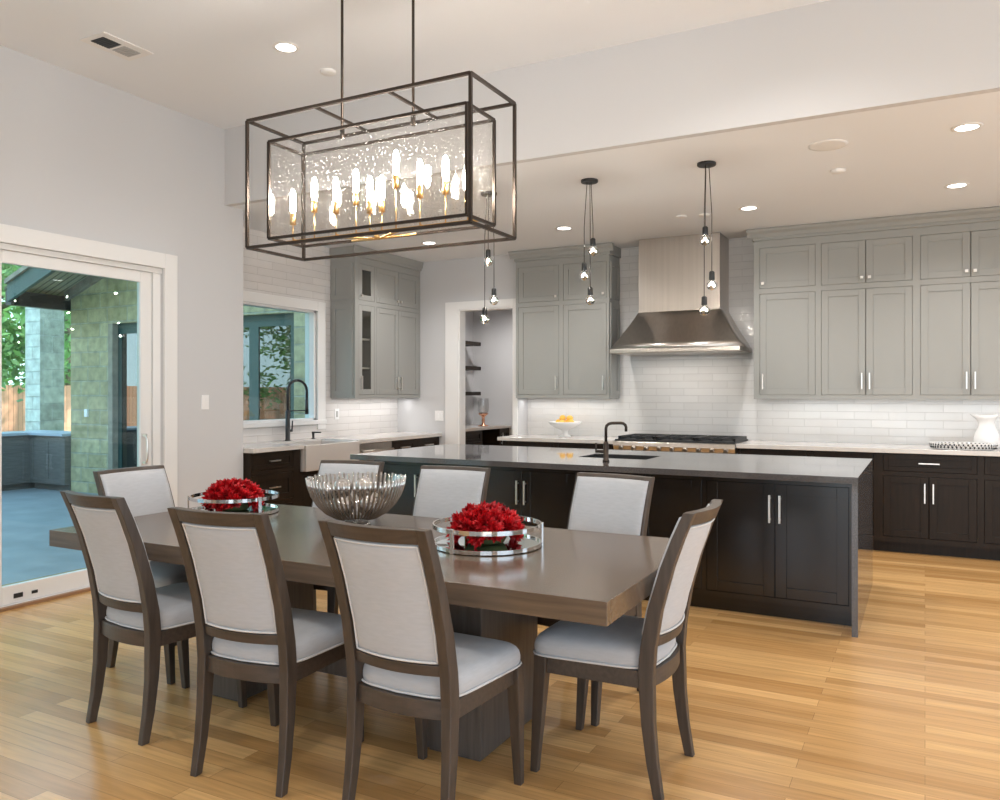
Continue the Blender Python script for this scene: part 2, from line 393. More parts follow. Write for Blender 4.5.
# right wall and rear wall, each with a wide window opening (out of view; the right one widened to let in sky light)
struct(MB().box(3.5, 3.6, -3.6, -2.0, 0, ZD).box(3.5, 3.6, 6.0, YB, 0, ZD).box(3.5, 3.6, -2.0, 6.0, 0, .1).box(3.5, 3.6, -2.0, 6.0, 2.6, ZD).build('wall_right', M_WALL))
struct(MB().box(XL, -2.8, -3.6, -3.5, 0, ZD).box(2.8, 3.6, -3.6, -3.5, 0, ZD).box(-2.8, 2.8, -3.6, -3.5, 0, .1).box(-2.8, 2.8, -3.6, -3.5, 2.6, ZD).build('wall_rear', M_WALL))
# pantry room
struct(MB().box(-6.2, -6.1, YP + .12, 10.7, 0, ZK).build('wall_pantry_left', M_WALL))
struct(MB().box(-6.2, -3.9, 10.62, 10.72, 0, ZK).build('wall_pantry_back', M_WALL))
struct(MB().box(-4.0, -3.9, YB + .12, 10.62, 0, ZK).build('wall_pantry_right', M_WALL))
struct(MB().box(-6.2, -3.9, YB + .12, 10.72, ZK - .02, ZK + .08).build('ceiling', M_CEIL))

# doorway casing
struct(MB().box(-5.055, PX0, YP - .02, YP, 0, 2.47).build('trim_1', M_TRIM, bevel=.003))
struct(MB().box(PX1, -4.092, YP - .02, YP, 0, 2.47).build('trim_2', M_TRIM, bevel=.003))
struct(MB().box(PX0, PX1, YP - .02, YP, PZ, 2.47).build('trim_3', M_TRIM, bevel=.003))
struct(MB().box(PX0, PX0 + .015, YP - .005, YP + .125, 0, PZ - .015).box(PX1 - .015, PX1, YP - .005, YP + .125, 0, PZ - .015).box(PX0, PX1, YP - .005, YP + .125, PZ - .015, PZ).build('trim_4', M_TRIM))
# sliding-door casing
struct(MB().box(XL, XL + .022, DY1, 4.382, 0, 2.475).build('trim_5', M_TRIM, bevel=.003))
struct(MB().box(XL, XL + .022, DY0 - .115, DY0, 0, 2.475).build('trim_6', M_TRIM, bevel=.003))
struct(MB().box(XL, XL + .022, DY0, DY1, DZ, 2.475).build('trim_7', M_TRIM, bevel=.003))
# window casing on tile
ct = XK + .012
struct(MB().box(ct, ct + .02, WY1, WY1 + .125, WZ0 - .10, WZ1 + .10).build('trim_8', M_TRIM, bevel=.003))
struct(MB().box(ct, ct + .02, WY0 - .12, WY1, WZ1, WZ1 + .10).build('trim_9', M_TRIM, bevel=.003))
struct(MB().box(ct, ct + .035, YE + .001, WY1 + .13, WZ0 - .045, WZ0).build('trim_10', M_TRIM, bevel=.004))
# baseboards
struct(MB().box(XL, XL + .016, 4.382, YE, 0, .14).build('baseboard_left', M_TRIM, bevel=.002))

# sliding patio door
sd = struct(empty('door_1', (XL - .03, 0, 0)))
fr = MB().box(-.10, .0, DY0, DY0 + .03, .02, DZ).box(-.10, .0, 4.195, DY1, .02, DZ).box(-.10, .015, DY0, DY1, 2.322, DZ).box(-.11, .015, DY0, DY1, 0, .022)
fr.build('door_frame', M_TRIM, sd, bevel=.002)
MB().box(.015, .05, DY0 + .02, DY1 - .02, 0, .02).build('threshold', M_OAKTRIM, sd, bevel=.003)
def sash(y0, y1, xo):
    p = MB().box(xo - .04, xo, y0, y0 + .10, .024, 2.32).box(xo - .04, xo, y1 - .10, y1, .024, 2.32)
    p.box(xo - .04, xo, y0 + .10, y1 - .10, .024, .142).box(xo - .04, xo, y0 + .10, y1 - .10, 2.238, 2.32)
    o = p.build('door_sash', M_TRIM, sd, bevel=.003)
    MB().box(xo - .024, xo - .016, y0 + .098, y1 - .098, .14, 2.24).build('glass_pane', G_DOOR, o)
    g = MB().box(xo - .008, xo - .002, y1 - .103, y1 - .098, .142, 2.238)
    return o
s1 = sash(2.955, 4.187, -.005)
sash(1.66, 3.01, -.055); sash(0.385, 1.70, -.005)
h = MB().tube([(.03, 4.11, .86), (.045, 4.11, .90), (.045, 4.11, 1.04), (.03, 4.11, 1.08)], .008).box(-.005, .032, 4.10, 4.12, .855, .875).box(-.005, .032, 4.10, 4.12, 1.065, 1.085)
h.build('door_handle', M_NICKEL, s1)
MB().box(-.005, -.001, 3.13, 3.19, .055, .085).box(-.005, -.001, 3.25, 3.29, .06, .08).build('vent_slot', M_MATTEBLK, s1)

# kitchen window
wd = struct(empty('window_1', (XK - .06, 0, 0)))
MB().box(-.06, .06, WY0, WY0 + .03, WZ0, WZ1).box(-.06, .06, WY1 - .03, WY1, WZ0, WZ1).box(-.06, .06, WY0, WY1, WZ0, WZ0 + .02).box(-.06, .06, WY0, WY1, WZ1 - .02, WZ1).build('window_frame', M_TRIM, wd)
MB().box(-.012, -.004, WY0 + .03, WY1 - .03, WZ0 + .02, WZ1 - .02).build('glass_pane', G_DOOR, wd)

# ------------------------------------------------------------------ cabinets
def rail(mb, x0, x1, z0, z1, y0, y1, fw):
    mb.box(x0, x0 + fw, y0, y1, z0, z1).box(x1 - fw, x1, y0, y1, z0, z1)
    mb.box(x0 + fw, x1 - fw, y0, y1, z0, z0 + fw).box(x0 + fw, x1 - fw, y0, y1, z1 - fw, z1)
def pull(p, x, z, L, vert, y=-.0, m=None, th=.011, off=.032):
    mb = MB()
    if vert:
        mb.box(x - th / 2, x + th / 2, y - off, y - off + th, z - L / 2, z + L / 2)
        for k in (-1, 1): mb.box(x - th * .4, x + th * .4, y - off + th, y + .003, z + k * (L / 2 - .02) - th * .4, z + k * (L / 2 - .02) + th * .4)
    else:
        mb.box(x - L / 2, x + L / 2, y - off, y - off + th, z - th / 2, z + th / 2)
        for k in (-1, 1): mb.box(x + k * (L / 2 - .02) - th * .4, x + k * (L / 2 - .02) + th * .4, y - off + th, y + .003, z - th * .4, z + th * .4)
    return mb.build('handle', m or M_NICKEL, p, bevel=.001)
def knob(p, x, z, y=0.0):
    mb = MB().box(x - .004, x + .004, y - .018, y + .003, z - .004, z + .004).box(x - .013, x + .013, y - .028, y - .018, z - .013, z + .013)
    return mb.build('knob', M_NICKEL, p, bevel=.002)
def shaker(kind, root, m, x0, x1, z0, z1, fw=.058, glass=False):
    g = .003; mb = MB(); x0 += g; x1 -= g; z0 += g; z1 -= g
    rail(mb, x0, x1, z0, z1, 0, .02, fw)
    if not glass: mb.box(x0 + fw - .002, x1 - fw + .002, .009, .017, z0 + fw - .002, z1 - fw + .002)
    o = mb.build(kind, m, root, bevel=.0012, seg=1)
    if glass: MB().box(x0 + fw - .002, x1 - fw + .002, .009, .013, z0 + fw - .002, z1 - fw + .002).build('glass_pane', G_CAB, o)
    return o
def cabinet(label, cat, loc, rz, W, D, z0, z1, cells, m, group=None, toe=None, name='wall_cabinet', shelves=()):
    """front face is local y=0 looking to -y; x 0..W; cells: (kind, x0, x1, z0, z1, handle)"""
    root = thing(name, label, cat, loc, rz, group)
    t = .018; b = MB()
    zb = z0 if toe is None else z0 + toe
    b.box(0, t, .02, D, zb, z1).box(W - t, W, .02, D, zb, z1).box(t, W - t, .02, D, zb, zb + t).box(t, W - t, .02, D, z1 - t, z1).box(t, W - t, D - .01, D, zb + t, z1 - t)
    if toe: b.box(0, W, .075, D, z0, zb)
    xs = sorted({0, W} | {c[1] for c in cells} | {c[2] for c in cells}); zs = sorted({zb, z1} | {c[3] for c in cells} | {c[4] for c in cells})
    for i in range(len(xs) - 1):
        for j in range(len(zs) - 1):
            cx = (xs[i] + xs[i + 1]) / 2; cz = (zs[j] + zs[j + 1]) / 2
            if xs[i + 1] - xs[i] < 1e-4 or zs[j + 1] - zs[j] < 1e-4: continue
            if not any(c[1] < cx < c[2] and c[3] < cz < c[4] for c in cells):
                b.box(xs[i], xs[i + 1], 0, .02, zs[j], zs[j + 1])
    b.build('carcass', m, root)
    # dark baffle just behind closed fronts, so gaps read dark
    for z in shelves: MB().box(t, W - t, .05, D - .01, z, z + .018).build('shelf', M_TRIM if m is M_CAB else m, root)
    for c in cells:
        kind, x0, x1, a0, a1, h = c
        if kind == 'pair':
            xm = (x0 + x1) / 2
            for sgn, (p, q) in ((1, (x0, xm)), (-1, (xm, x1))):
                d = shaker('door', root, m, p, q, a0, a1)
                hx = xm - sgn * .032
                put_handle(d, h, hx, a0, a1)
        elif kind == 'door' or kind == 'glass':
            d = shaker('door', root, m, x0, x1, a0, a1, glass=(kind == 'glass'))
            side = h[-1] if h else 'r'
            hx = x1 - .032 if side == 'r' else x0 + .032
            put_handle(d, h[:-1], hx, a0, a1)
        elif kind == 'drawer':
            d = shaker('drawer', root, m, x0, x1, a0, a1, fw=.04 if a1 - a0 < .2 else .055)
            if h: pull(d, (x0 + x1) / 2, (a0 + a1) / 2, float(h), False)
        elif kind == 'panel':
            shaker('panel', root, m, x0, x1, a0, a1)
    return root
def put_handle(d, h, hx, a0, a1):
    if h == 'kn': knob(d, hx, a0 + .05)
    elif h == 'lo': pull(d, hx, a0 + .13, .15, True)          # wall cabinet: pull low on the door
    elif h == 'hi': pull(d, hx, a1 - .14, .17, True)          # base cabinet: pull high

UB, UL, UT0, UT1, UC = 1.335, 2.355, 2.405, 2.80, 2.87
def upper(label, x0, x1, kind='pair', side='', **k):
    W = x1 - x0
    cells = [(kind, k.get('a', .03), W - k.get('b', .03), UB + .04, UL, 'lo' + side), (kind, k.get('a', .03), W - k.get('b', .03), UT0, UT1, 'kn' + side)]
    return cabinet(label, 'cabinet', (x0, 8.06, 0), 0, W, .328, UB, UC, cells, M_CAB, 'pale grey upper cabinets along the back wall')
c_ = upper('tall grey wall cabinet right beside the hood with one narrow door column', -1.475, -.892, 'door', 'l', a=.055, b=.02)
upper('pale grey double-door wall cabinet in the middle of the right-hand run', -.892, -.068)
upper('pale grey double-door wall cabinet above the white pitcher', -.068, .77)
upper('pale grey double-door wall cabinet cut off at the right edge', .77, 1.60)
L = -4.075
cabinet('pale grey wall cabinet between pantry doorway and range hood', 'cabinet', (L, 8.06, 0), 0, 1.11, .328, UB, UC,
        [('door', .03, .53, UB + .04, UL, 'lor'), ('door', .58, 1.08, UB + .04, UL, 'lor'), ('door', .03, .53, UT0, UT1, 'knr'), ('door', .58, 1.08, UT0, UT1, 'knr')], M_CAB, 'pale grey upper cabinets along the back wall')
# side panel of that cabinet, facing the hood
sp = MB(); 
# left bank on the kitchen side wall; fronts face +x
gc = cabinet('pale grey wall cabinet with glass-fronted doors beside the window', 'cabinet', (-5.42, 6.885, 0), R(90), .36, .335, UB, UC,
        [('glass', .065, .345, UB + .04, UL, 'lol'), ('glass', .065, .345, UT0, UT1, 'knl')], M_CAB, 'pale grey wall cabinets on the left kitchen wall', shelves=(1.66, 1.98))
cabinet('pale grey double-door wall cabinet in the left corner', 'cabinet', (-5.42, 7.245, 0), R(90), .90, .335, UB, UC,
        [('pair', .02, .87, UB + .04, UL, 'lo'), ('pair', .02, .87, UT0, UT1, 'kn')], M_CAB, 'pale grey wall cabinets on the left kitchen wall')
# finished end panels (side of wall cabinets seen from the room) as parts
def end_panel(root, D, x, sgn):
    mb = MB()
    for a0, a1 in ((UB + .03, UL), (UT0, UT1)):
        y0, y1 = .03, D - .02
        mb.box(x, x + sgn * .012, y0, y0 + .05, a0, a1); mb.box(x, x + sgn * .012, y1 - .05, y1, a0, a1)
        mb.box(x, x + sgn * .012, y0 + .05, y1 - .05, a0, a0 + .05); mb.box(x, x + sgn * .012, y0 + .05, y1 - .05, a1 - .05, a1)
    return mb.build('end_panel', M_CAB, root, bevel=.001)
end_panel(gc, .335, 0.0, -1)
for o in list(COL.objects):
    if o.get('label') == 'pale grey wall cabinet between pantry doorway and range hood': end_panel(o, .328, 1.11, 1)
# crown mouldings
def crown(name, pts, z0=UC, z1=ZK):
    """pts: open polyline (x,y) of cabinet face; moulding steps outwards along supplied normals"""
    mb = MB()
    for (x0, x1, y0, y1) in pts: mb.box(x0, x1, y0, y1, z0, z1 - .001)
    return struct(mb.build(name, M_CAB, bevel=.006))
crown('trim_11', [(-1.49, 2.4, 8.035, 8.388)])
crown('trim_12', [(-4.087, -2.945, 8.035, 8.388)])
crown('trim_13', [(-5.757, -5.395, 6.865, 8.145)])
struct(MB().prism([(8.035, 2.90), (8.035, 2.975), (7.975, 2.975), (7.985, 2.95), (8.01, 2.93), (8.02, 2.90)], 'x', -1.53, 2.4).build('trim_14', M_CAB))
struct(MB().prism([(8.035, 2.90), (8.035, 2.975), (7.975, 2.975), (7.985, 2.95), (8.01, 2.93), (8.02, 2.90)], 'x', -4.13, -2.905).build('trim_15', M_CAB))
struct(MB().prism([(-5.395, 2.90), (-5.395, 2.975), (-5.37, 2.975), (-5.375, 2.95), (-5.38, 2.93), (-5.385, 2.90)], 'y', 6.82, 8.145).build('trim_16', M_CAB))

# base cabinets on the back wall (front face y = 7.765)
def base(label, x0, x1, cells, m=M_ESP, group='dark base cabinets along the back wall'):
    return cabinet(label, 'cabinet', (x0, 7.765, 0), 0, x1 - x0, .62, 0, .874, cells, m, group, toe=.10, name='base_cabinet')
def dd(W, a=.025, b=.025): return [('drawer', a, W - b, .715, .865, .16), ('pair', a, W - b, .145, .675, 'hi')]
base('dark base cabinet with a wide drawer over double doors right of the island', -.37, .41, dd(.78, .045))
base('dark base cabinet under the white pitcher, cut off at the right edge', .41, 1.19, dd(.78))
base('dark base cabinet with stacked drawers partly hidden behind the island end', -.93, -.37,
     [('drawer', .03, .53, .715, .865, .16), ('drawer', .03, .53, .44, .675, .16), ('drawer', .03, .53, .145, .40, .16)])
base('dark base cabinet just right of the range behind the island', -1.57, -.93, dd(.64))
base('dark base cabinet left of the range nearest the pantry doorway', -4.085, -3.45, dd(.635))
base('dark base cabinet immediately left of the range', -3.45, -2.80, dd(.65))
# left wall base cabinets: face x=-5.145 looking +x
def lbase(label, y0, y1, cells, z1=.874, name='base_cabinet'):
    return cabinet(label, 'cabinet', (-5.145, y0, 0), R(90), y1 - y0, .61, 0, z1, cells, M_ESP, 'dark base cabinets under the window wall', toe=.10, name=name)
lbase('dark three-drawer base cabinet left of the farmhouse sink', 5.10, 5.725, [('drawer', .02, .53, .715, .865, .13), ('drawer', .02, .53, .43, .675, .13), ('drawer', .02, .53, .145, .39, .13)])
lbase('dark sink base cabinet below the white apron-front sink', 5.725, 6.55, [('pair', .02, .80, .145, .62, 'hi')], z1=.655)
lbase('dark drawer base cabinet just right of the dishwasher', 7.17, 7.65, [('drawer', .02, .46, .715, .865, .16), ('drawer', .02, .46, .43, .675, .16), ('drawer', .02, .46, .145, .39, .16)])
lbase('dark drawer base cabinet at the end of the left counter', 7.65, 8.14, [('drawer', .02, .47, .715, .865, .16), ('drawer', .02, .47, .43, .675, .16), ('drawer', .02, .47, .145, .39, .16)])
dw = thing('dishwasher', 'stainless dishwasher with a thick bar handle right of the sink', 'dishwasher', (-5.145, 6.555, 0), R(90))
MB().box(.005, .605, .02, .60, .10, .87).build('tub', M_BLACKIN, dw)
MB().box(.005, .605, -.01, .019, .12, .868).build('door', M_STEEL, dw, bevel=.003)
MB().tube([(.04, -.055, .79), (.57, -.055, .79)], .014, 12).box(.07, .085, -.055, -.008, .782, .798).box(.525, .54, -.055, -.008, .782, .798).build('handle', M_STEEL, dw)

# countertops
ctop = MB().box(-4.13, -4.088, 7.72, YP - .022, .874, .914).box(-4.088, -2.795, 7.72, YB - .013, .874, .914).build('countertop', M_QUARTZ, bevel=.003)
tag(ctop, 'pale stone countertop under the lemon bowl, left of the range', 'countertop')
ctop = MB().box(-1.575, 2.4, 7.72, YB - .013, .874, .914).build('countertop', M_QUARTZ, bevel=.003)
tag(ctop, 'long pale stone countertop right of the range, carrying the pitcher', 'countertop')
lc = MB().box(XK + .013, -5.105, 5.095, 5.735, .874, .914).box(XK + .013, -5.105, 6.54, YP - .003, .874, .914).box(XK + .013, -5.60, 5.735, 6.54, .874, .914)
tag(lc.build('countertop', M_QUARTZ, bevel=.003), 'pale stone countertop along the window wall around the sink', 'countertop')
# farmhouse sink
sk = MB(); x0, x1, y0, y1, z0, z1 = -5.595, -5.085, 5.74, 6.535, .66, .905
sk.box(x1 - .03, x1, y0, y1, z0, z1).box(x0, x0 + .03, y0, y1, z0, z1).box(x0 + .03, x1 - .03, y0, y0 + .03, z0, z1).box(x0 + .03, x1 - .03, y1 - .03, y1, z0, z1).box(x0 + .03, x1 - .03, y0 + .03, y1 - .03, z0, z0 + .03)
tag(sk.build('farmhouse_sink', M_SINK, bevel=.006), 'large apron-front farmhouse sink below the window', 'sink')
# black spring faucet at window
ft = thing('kitchen_faucet', 'tall black spring-arch faucet standing behind the farmhouse sink', 'faucet', (-5.665, 6.12, .914))
MB().lathe([(.03, 0), (.03, .008), (.024, .012), (.022, .30), (.014, .31)], n=16).build('base', M_MATTEBLK, ft)
arc = [(0, 0, .30), (0, 0, .50)] + [(.0, .14 - .14 * math.cos(a), .50 + .11 * math.sin(a)) for a in [math.pi * i / 10 for i in range(1, 10)]] + [(0, .28, .50), (0, .28, .40)]
MB().tube(arc, .014, 10).build('spring_spout', M_MATTEBLK, ft)
MB().tube([(0, .28, .41), (0, .28, .26)], [.016, .019], 12).build('spray_head', M_MATTEBLK, ft)
MB().tube([(0, .01, .30), (0, .28, .30)], .006, 8).build('support_arm', M_MATTEBLK, ft)
MB().tube([(0, .015, .10), (0, .06, .10)], .014, 10).tube([(0, .06, .09), (0, .068, .20)], .007, 8).build('lever', M_MATTEBLK, ft)
sdp = thing('soap_dispenser', 'small black soap dispenser beside the tall black faucet', 'soap dispenser', (-5.665, 6.50, .914))
MB().lathe([(.02, 0), (.02, .006), (.013, .01), (.013, .055), (.017, .058), (.017, .075)], n=14).build('body', M_MATTEBLK, sdp)
MB().tube([(0, 0, .068), (.08, .03, .068)], .007, 8).build('nozzle', M_MATTEBLK, sdp)

# ------------------------------------------------------------------ range and hood
rg = thing('range', 'wide stainless professional range with black grates below the hood', 'range', (-2.185, 7.765, 0))
MB().box(-.605, .605, .0, .60, .09, .90).build('body', M_STEEL, rg, bevel=.004)
MB().box(-.60, .60, .03, .58, 0, .09).build('base', M_BLACKIN, rg)
MB().prism([(.0, .80), (-.05, .825), (-.07, .865), (-.05, .905), (.0, .915)], 'x', -.605, .605).build('control_panel', M_STEEL, rg, bevel=.003)
for i in range(9):
    MB().lathe([(.026, 0), (.026, .012), (.02, .034), (.018, .036)], n=16).build('knob', M_STEEL, rg)
    k = COL.objects[-1]
    k.location = (-.52 + i * .13, -.055, .845); k.rotation_euler = (R(100), 0, 0)
for x0 in (-.59, .005):
    d = MB().box(x0, x0 + .585, -.03, .0, .14, .77).build('oven_door', M_STEEL, rg, bevel=.004)
    MB().tube([(x0 + .03, -.07, .72), (x0 + .555, -.07, .72)], .013, 10).box(x0 + .04, x0 + .055, -.07, -.028, .713, .727).box(x0 + .53, x0 + .545, -.07, -.028, .713, .727).build('handle', M_STEEL, d)
MB().box(-.60, .60, -.02, .60, .90, .925).build('cooktop', M_IRON, rg)
for gx in (-.585, -.19, .205):
    g = MB()
    for k in range(4): g.box(gx + .02 + k * .113, gx + .034 + k * .113, .02, .57, .935, .957)
    for k in range(5): g.box(gx + .005, gx + .385, .02 + k * .134, .034 + k * .134, .940, .957)
    g.box(gx + .005, gx + .02, .02, .57, .925, .957).box(gx + .37, gx + .385, .02, .57, .925, .957)
    g.build('grate', M_IRON, rg)
for bx in (-.39, 0, .39):
    for by in (.15, .42): 
        MB().lathe([(.05, .925), (.05, .935), (.03, .94)], c=(bx, by, 0), n=20).build('burner', M_IRON, rg)

hd = thing('range_hood', 'tall brushed stainless range hood with flared canopy', 'hood', (-2.20, YB - .013, 0))
yb = 0.0
MB().box(-.415, .415, -.40, yb, 2.23, ZK - .002).build('chimney', M_STEEL, hd, bevel=.002)
n = 6; rgs = []
for i in range(n + 1):
    t = i / n; z = 2.23 - t * .39
    w = .415 + (.650 - .415) * (t * .86 + .14 * t * t); d = .40 + (.62 - .40) * (t * .86 + .14 * t * t)
    rgs.append([(-w, -d, z), (w, -d, z), (w, yb, z), (-w, yb, z)])
MB().rings(rgs).build('canopy', M_STEEL, hd)
MB().box(-.652, .652, -.62, yb, 1.80, 1.842).build('lip', M_STEEL, hd, bevel=.004)
MB().box(-.418, .418, -.403, yb, 2.222, 2.236).build('seam_band', M_STEEL, hd)
MB().box(-.62, .62, -.58, -.03, 1.795, 1.802).build('filter', M_STEEL, hd)

# ------------------------------------------------------------------ island
isl = thing('kitchen_island', 'long dark espresso island with four pairs of shaker doors', 'island', (0, 5.15, 0))
b = MB()
IX0, IX1 = -3.865, -.372
b.box(IX0, IX1, .021, 1.25, .10, .862).box(IX0 + .03, IX1, .075, 1.18, 0, .10)
gaps = [-3.426, -2.556, -1.686, -.816]
cells = [(g_ - .42, g_ + .42, .135, .838) for g_ in gaps]
xs = [IX0] + [c for q in cells for c in q[:2]] + [IX1]
for i in range(0, len(xs), 2): b.box(xs[i], xs[i + 1], 0, .021, .10, .862)
for c in cells: b.box(c[0], c[1], 0, .021, .10, c[2]).box(c[0], c[1], 0, .021, c[3], .862)
b.build('carcass', M_ISL, isl)
for c in cells:
    xm = (c[0] + c[1]) / 2
    for p, q, hx in ((c[0], xm, xm - .03), (xm, c[1], xm + .03)):
        d = shaker('door', isl, M_ISL, p, q, c[2], c[3], fw=.065)
        pull(d, hx, c[3] - .155, .17, True, th=.012)
it = MB()
sx0, sx1, sy0, sy1 = -2.31, -1.78, 5.60, 5.98
zt0, zt1 = .876, .914
it.box(-3.98, sx0, 4.995, 6.457, zt0, zt1).box(sx1, -.338, 4.995, 6.457, zt0, zt1).box(sx0, sx1, 4.995, sy0, zt0, zt1).box(sx0, sx1, sy1, 6.457, zt0, zt1)
it.box(-.371, -.338, 4.995, 6.457, 0, zt0)
tag(it.build('island_countertop', M_GRAN), 'polished speckled granite island worktop with a waterfall right end', 'countertop')
s2 = MB(); s2.box(sx0, sx0 + .01, sy0, sy1, .868, .906)
sb = MB().box(sx0 + .001, sx0 + .006, sy0 + .001, sy1 - .001, .866, .909).box(sx1 - .006, sx1 - .001, sy0 + .001, sy1 - .001, .866, .909).box(sx0 + .006, sx1 - .006, sy0 + .001, sy0 + .006, .866, .909).box(sx0 + .006, sx1 - .006, sy1 - .006, sy1 - .001, .866, .909).box(sx0 + .006, sx1 - .006, sy0 + .006, sy1 - .006, .864, .868)
tag(sb.build('bar_sink', M_MATTEBLK), 'small dark undermount sink set into the island worktop', 'sink')
f2 = thing('bar_faucet', 'small dark bar faucet standing on the island worktop', 'faucet', (-1.98, 5.32, .914))
MB().lathe([(.024, 0), (.024, .01), (.019, .014), (.019, .13), (.014, .14)], n=16).build('base', M_BRONZE, f2)
sp_ = [(0, 0, .13), (0, 0, .235)] + [(0.035 * (1 - math.cos(a)), 0.035 * (1 - math.cos(a)) * .6, .235 + .035 * math.sin(a)) for a in (.5, 1.0, 1.57)] + [(.09, .06, .27)] + [(.09 + .03 * math.sin(a), .06 + .02 * math.sin(a), .24 + .03 * math.cos(a)) for a in (.5, 1.0, 1.57)] + [(.12, .08, .21)]
MB().tube(sp_, .0105, 10).build('spout', M_BRONZE, f2)
MB().tube([(0, 0, .07), (-.07, -.01, .07)], .012, 10).tube([(-.07, -.01, .062), (-.07, -.01, .13)], .007, 8).build('lever', M_BRONZE, f2)

# ------------------------------------------------------------------ dining table
tb = thing('dining_table', 'long rectangular grey-brown wooden dining table on two block pedestals', 'table', (-2.228, 2.884, 0))
MB().box(-1.372, 1.372, -.575, .575, .685, .76).build('tabletop', M_TABLE, tb, bevel=.002)
MB().box(-1.15, 1.15, -.10, .10, .63, .685).build('apron_beam', M_TABLE_D, tb)
for px in (-.625, .625):
    MB().box(px - .125, px + .125, -.25, .25, .012, .684).box(px - .115, px + .115, -.24, .24, 0, .012).build('pedestal', M_TABLE_D, tb, bevel=.003)
MB().box(-.50, .50, -.03, .03, .12, .20).build('stretcher', M_TABLE_D, tb)

# ------------------------------------------------------------------ chairs
def ypost(z):
    pts = [(0, -.235), (.12, -.213), (.25, -.198), (.42, -.19), (.52, -.198), (.65, -.222), (.80, -.265), (.90, -.302), (.993, -.342)]
    for i in range(len(pts) - 1):
        if z <= pts[i + 1][0]:
            t = (z - pts[i][0]) / (pts[i + 1][0] - pts[i][0]); return pts[i][1] * (1 - t) + pts[i + 1][1] * t
    return pts[-1][1]
def xpost(z): return .192 - .006 * min(z / .42, 1) + .001 * max(0, (z - .5) / .49)
BOW = .030
def slab(mb, xf, zs, front, back, nu=14, smooth=True):
    """closed panel: rows over zs, columns u in -1..1; front/back give y"""
    rows = []
    for z in zs:
        hw = xf(z)
        fr_ = [(u * hw, front(u, z), z) for u in [(-1 + 2 * i / nu) for i in range(nu + 1)]]
        bk = [(u * hw, back(u, z), z) for u in [(1 - 2 * i / nu) for i in range(nu + 1)]]
        rows.append(fr_ + bk)
    return mb.rings(rows, smooth)
def make_chair():
    c = thing('dining_chair', '', 'chair')
    # rear legs run up into the back posts
    zs = [0, .06, .12, .18, .25, .32, .42, .47, .52, .58, .65, .72, .80, .85, .90, .95, .993]
    for s in (-1, 1):
        mb = MB(); P = [(s * xpost(z), ypost(z), z) for z in zs]
        mb.sweep(P, [.028 + .010 * min(1, z / .4) for z in zs], [.034 + .020 * min(1, z / .4) if z < .5 else .054 - .016 * (z - .5) / .49 for z in zs])
        mb.build('leg', M_CHAIR, c, bevel=.003)
    for s in (-1, 1):
        mb = MB(); zz = [0, .15, .30, .385, .435]
        mb.sweep([(s * (.208 + .0 * z), .232 - .03 * min(1, z / .4), z) for z in zz], [.028 + .020 * min(1, z / .38) for z in zz], [.028 + .020 * min(1, z / .38) for z in zz])
        mb.build('leg', M_CHAIR, c, bevel=.003)
    # seat frame
    f = MB(); z0, z1 = .372, .432
    f.box(-.186, .186, .205, .227, z0, z1)
    for s in (-1, 1):
        f.add([(s * .214, .19, z0), (s * .194, .19, z0), (s * .180, -.17, z0), (s * .200, -.17, z0), (s * .214, .19, z1), (s * .194, .19, z1), (s * .180, -.17, z1), (s * .200, -.17, z1)],
              [(0, 1, 2, 3), (7, 6, 5, 4), (0, 4, 5, 1), (1, 5, 6, 2), (2, 6, 7, 3), (3, 7, 4, 0)])
    slab(f, lambda z: .172, [z0, z1], lambda u, z: -.178 - BOW * .9 * (1 - u * u), lambda u, z: -.202 - BOW * .9 * (1 - u * u), smooth=False)
    f.build('seat_frame', M_CHAIRH, c, bevel=.002)
    # seat cushion
    N = 48; outl = []
    for k in range(N):
        a = 2 * math.pi * k / N; ca, sa = math.cos(a), math.sin(a)
        e = .28
        x = math.copysign(abs(ca) ** e, ca); y = math.copysign(abs(sa) ** e, sa)
        hw = .232 if y > 0 else .232
        t = (y + 1) / 2
        hw = .196 + (.236 - .196) * t
        yy = -.185 + t * .435
        if y < 0 and abs(x) < .9: yy -= BOW * .9 * (1 - x * x)
        outl.append((x * hw, yy))
    cx, cy = 0, .02
    rg_ = []
    for sc, z in ((.97, .432), (.985, .436), (1.0, .452), (1.0, .466), (.985, .482), (.955, .494), (.90, .504), (.8, .512), (.6, .519), (.35, .523), (.12, .524)):
        rg_.append([(cx + (x - cx) * sc, cy + (y - cy) * sc, z) for x, y in outl])
    se = MB().rings(rg_).build('seat', M_LINEN, c)
    MB().tube([(cx + (x - cx) * 1.004, cy + (y - cy) * 1.004, .438) for x, y in outl], .0044, 6, closed=True).build('piping', M_PIPE, se)
    # back: lower rail, top rail, upholstered panel
    bowf = lambda u: -BOW * (1 - u * u)
    r1 = MB(); slab(r1, lambda z: xpost(z) - .018, [.512, .548], lambda u, z: ypost(z) + .018 + bowf(u), lambda u, z: ypost(z) - .016 + bowf(u), smooth=False)
    r1.build('lower_rail', M_CHAIRH, c, bevel=.002)
    r2 = MB(); slab(r2, lambda z: xpost(z) - .018, [.945, .96, .993], lambda u, z: ypost(z) + .018 + bowf(u), lambda u, z: ypost(z) - .018 + bowf(u), smooth=False)
    r2.build('top_rail', M_CHAIRH, c, bevel=.002)
    zz = [.549 + i * (.944 - .549) / 16 for i in range(17)]
    def puff(u, z, a):
        v = (z - .7465) / .1975
        return a * (1 - abs(u) ** 6) * (1 - abs(v) ** 6)
    pn = MB(); slab(pn, lambda z: xpost(z) - .0215, zz, lambda u, z: ypost(z) + .008 + bowf(u) + puff(u, z, .020), lambda u, z: ypost(z) - .008 + bowf(u) - puff(u, z, .010), nu=20)
    p = pn.build('back_panel', M_LINEN, c)
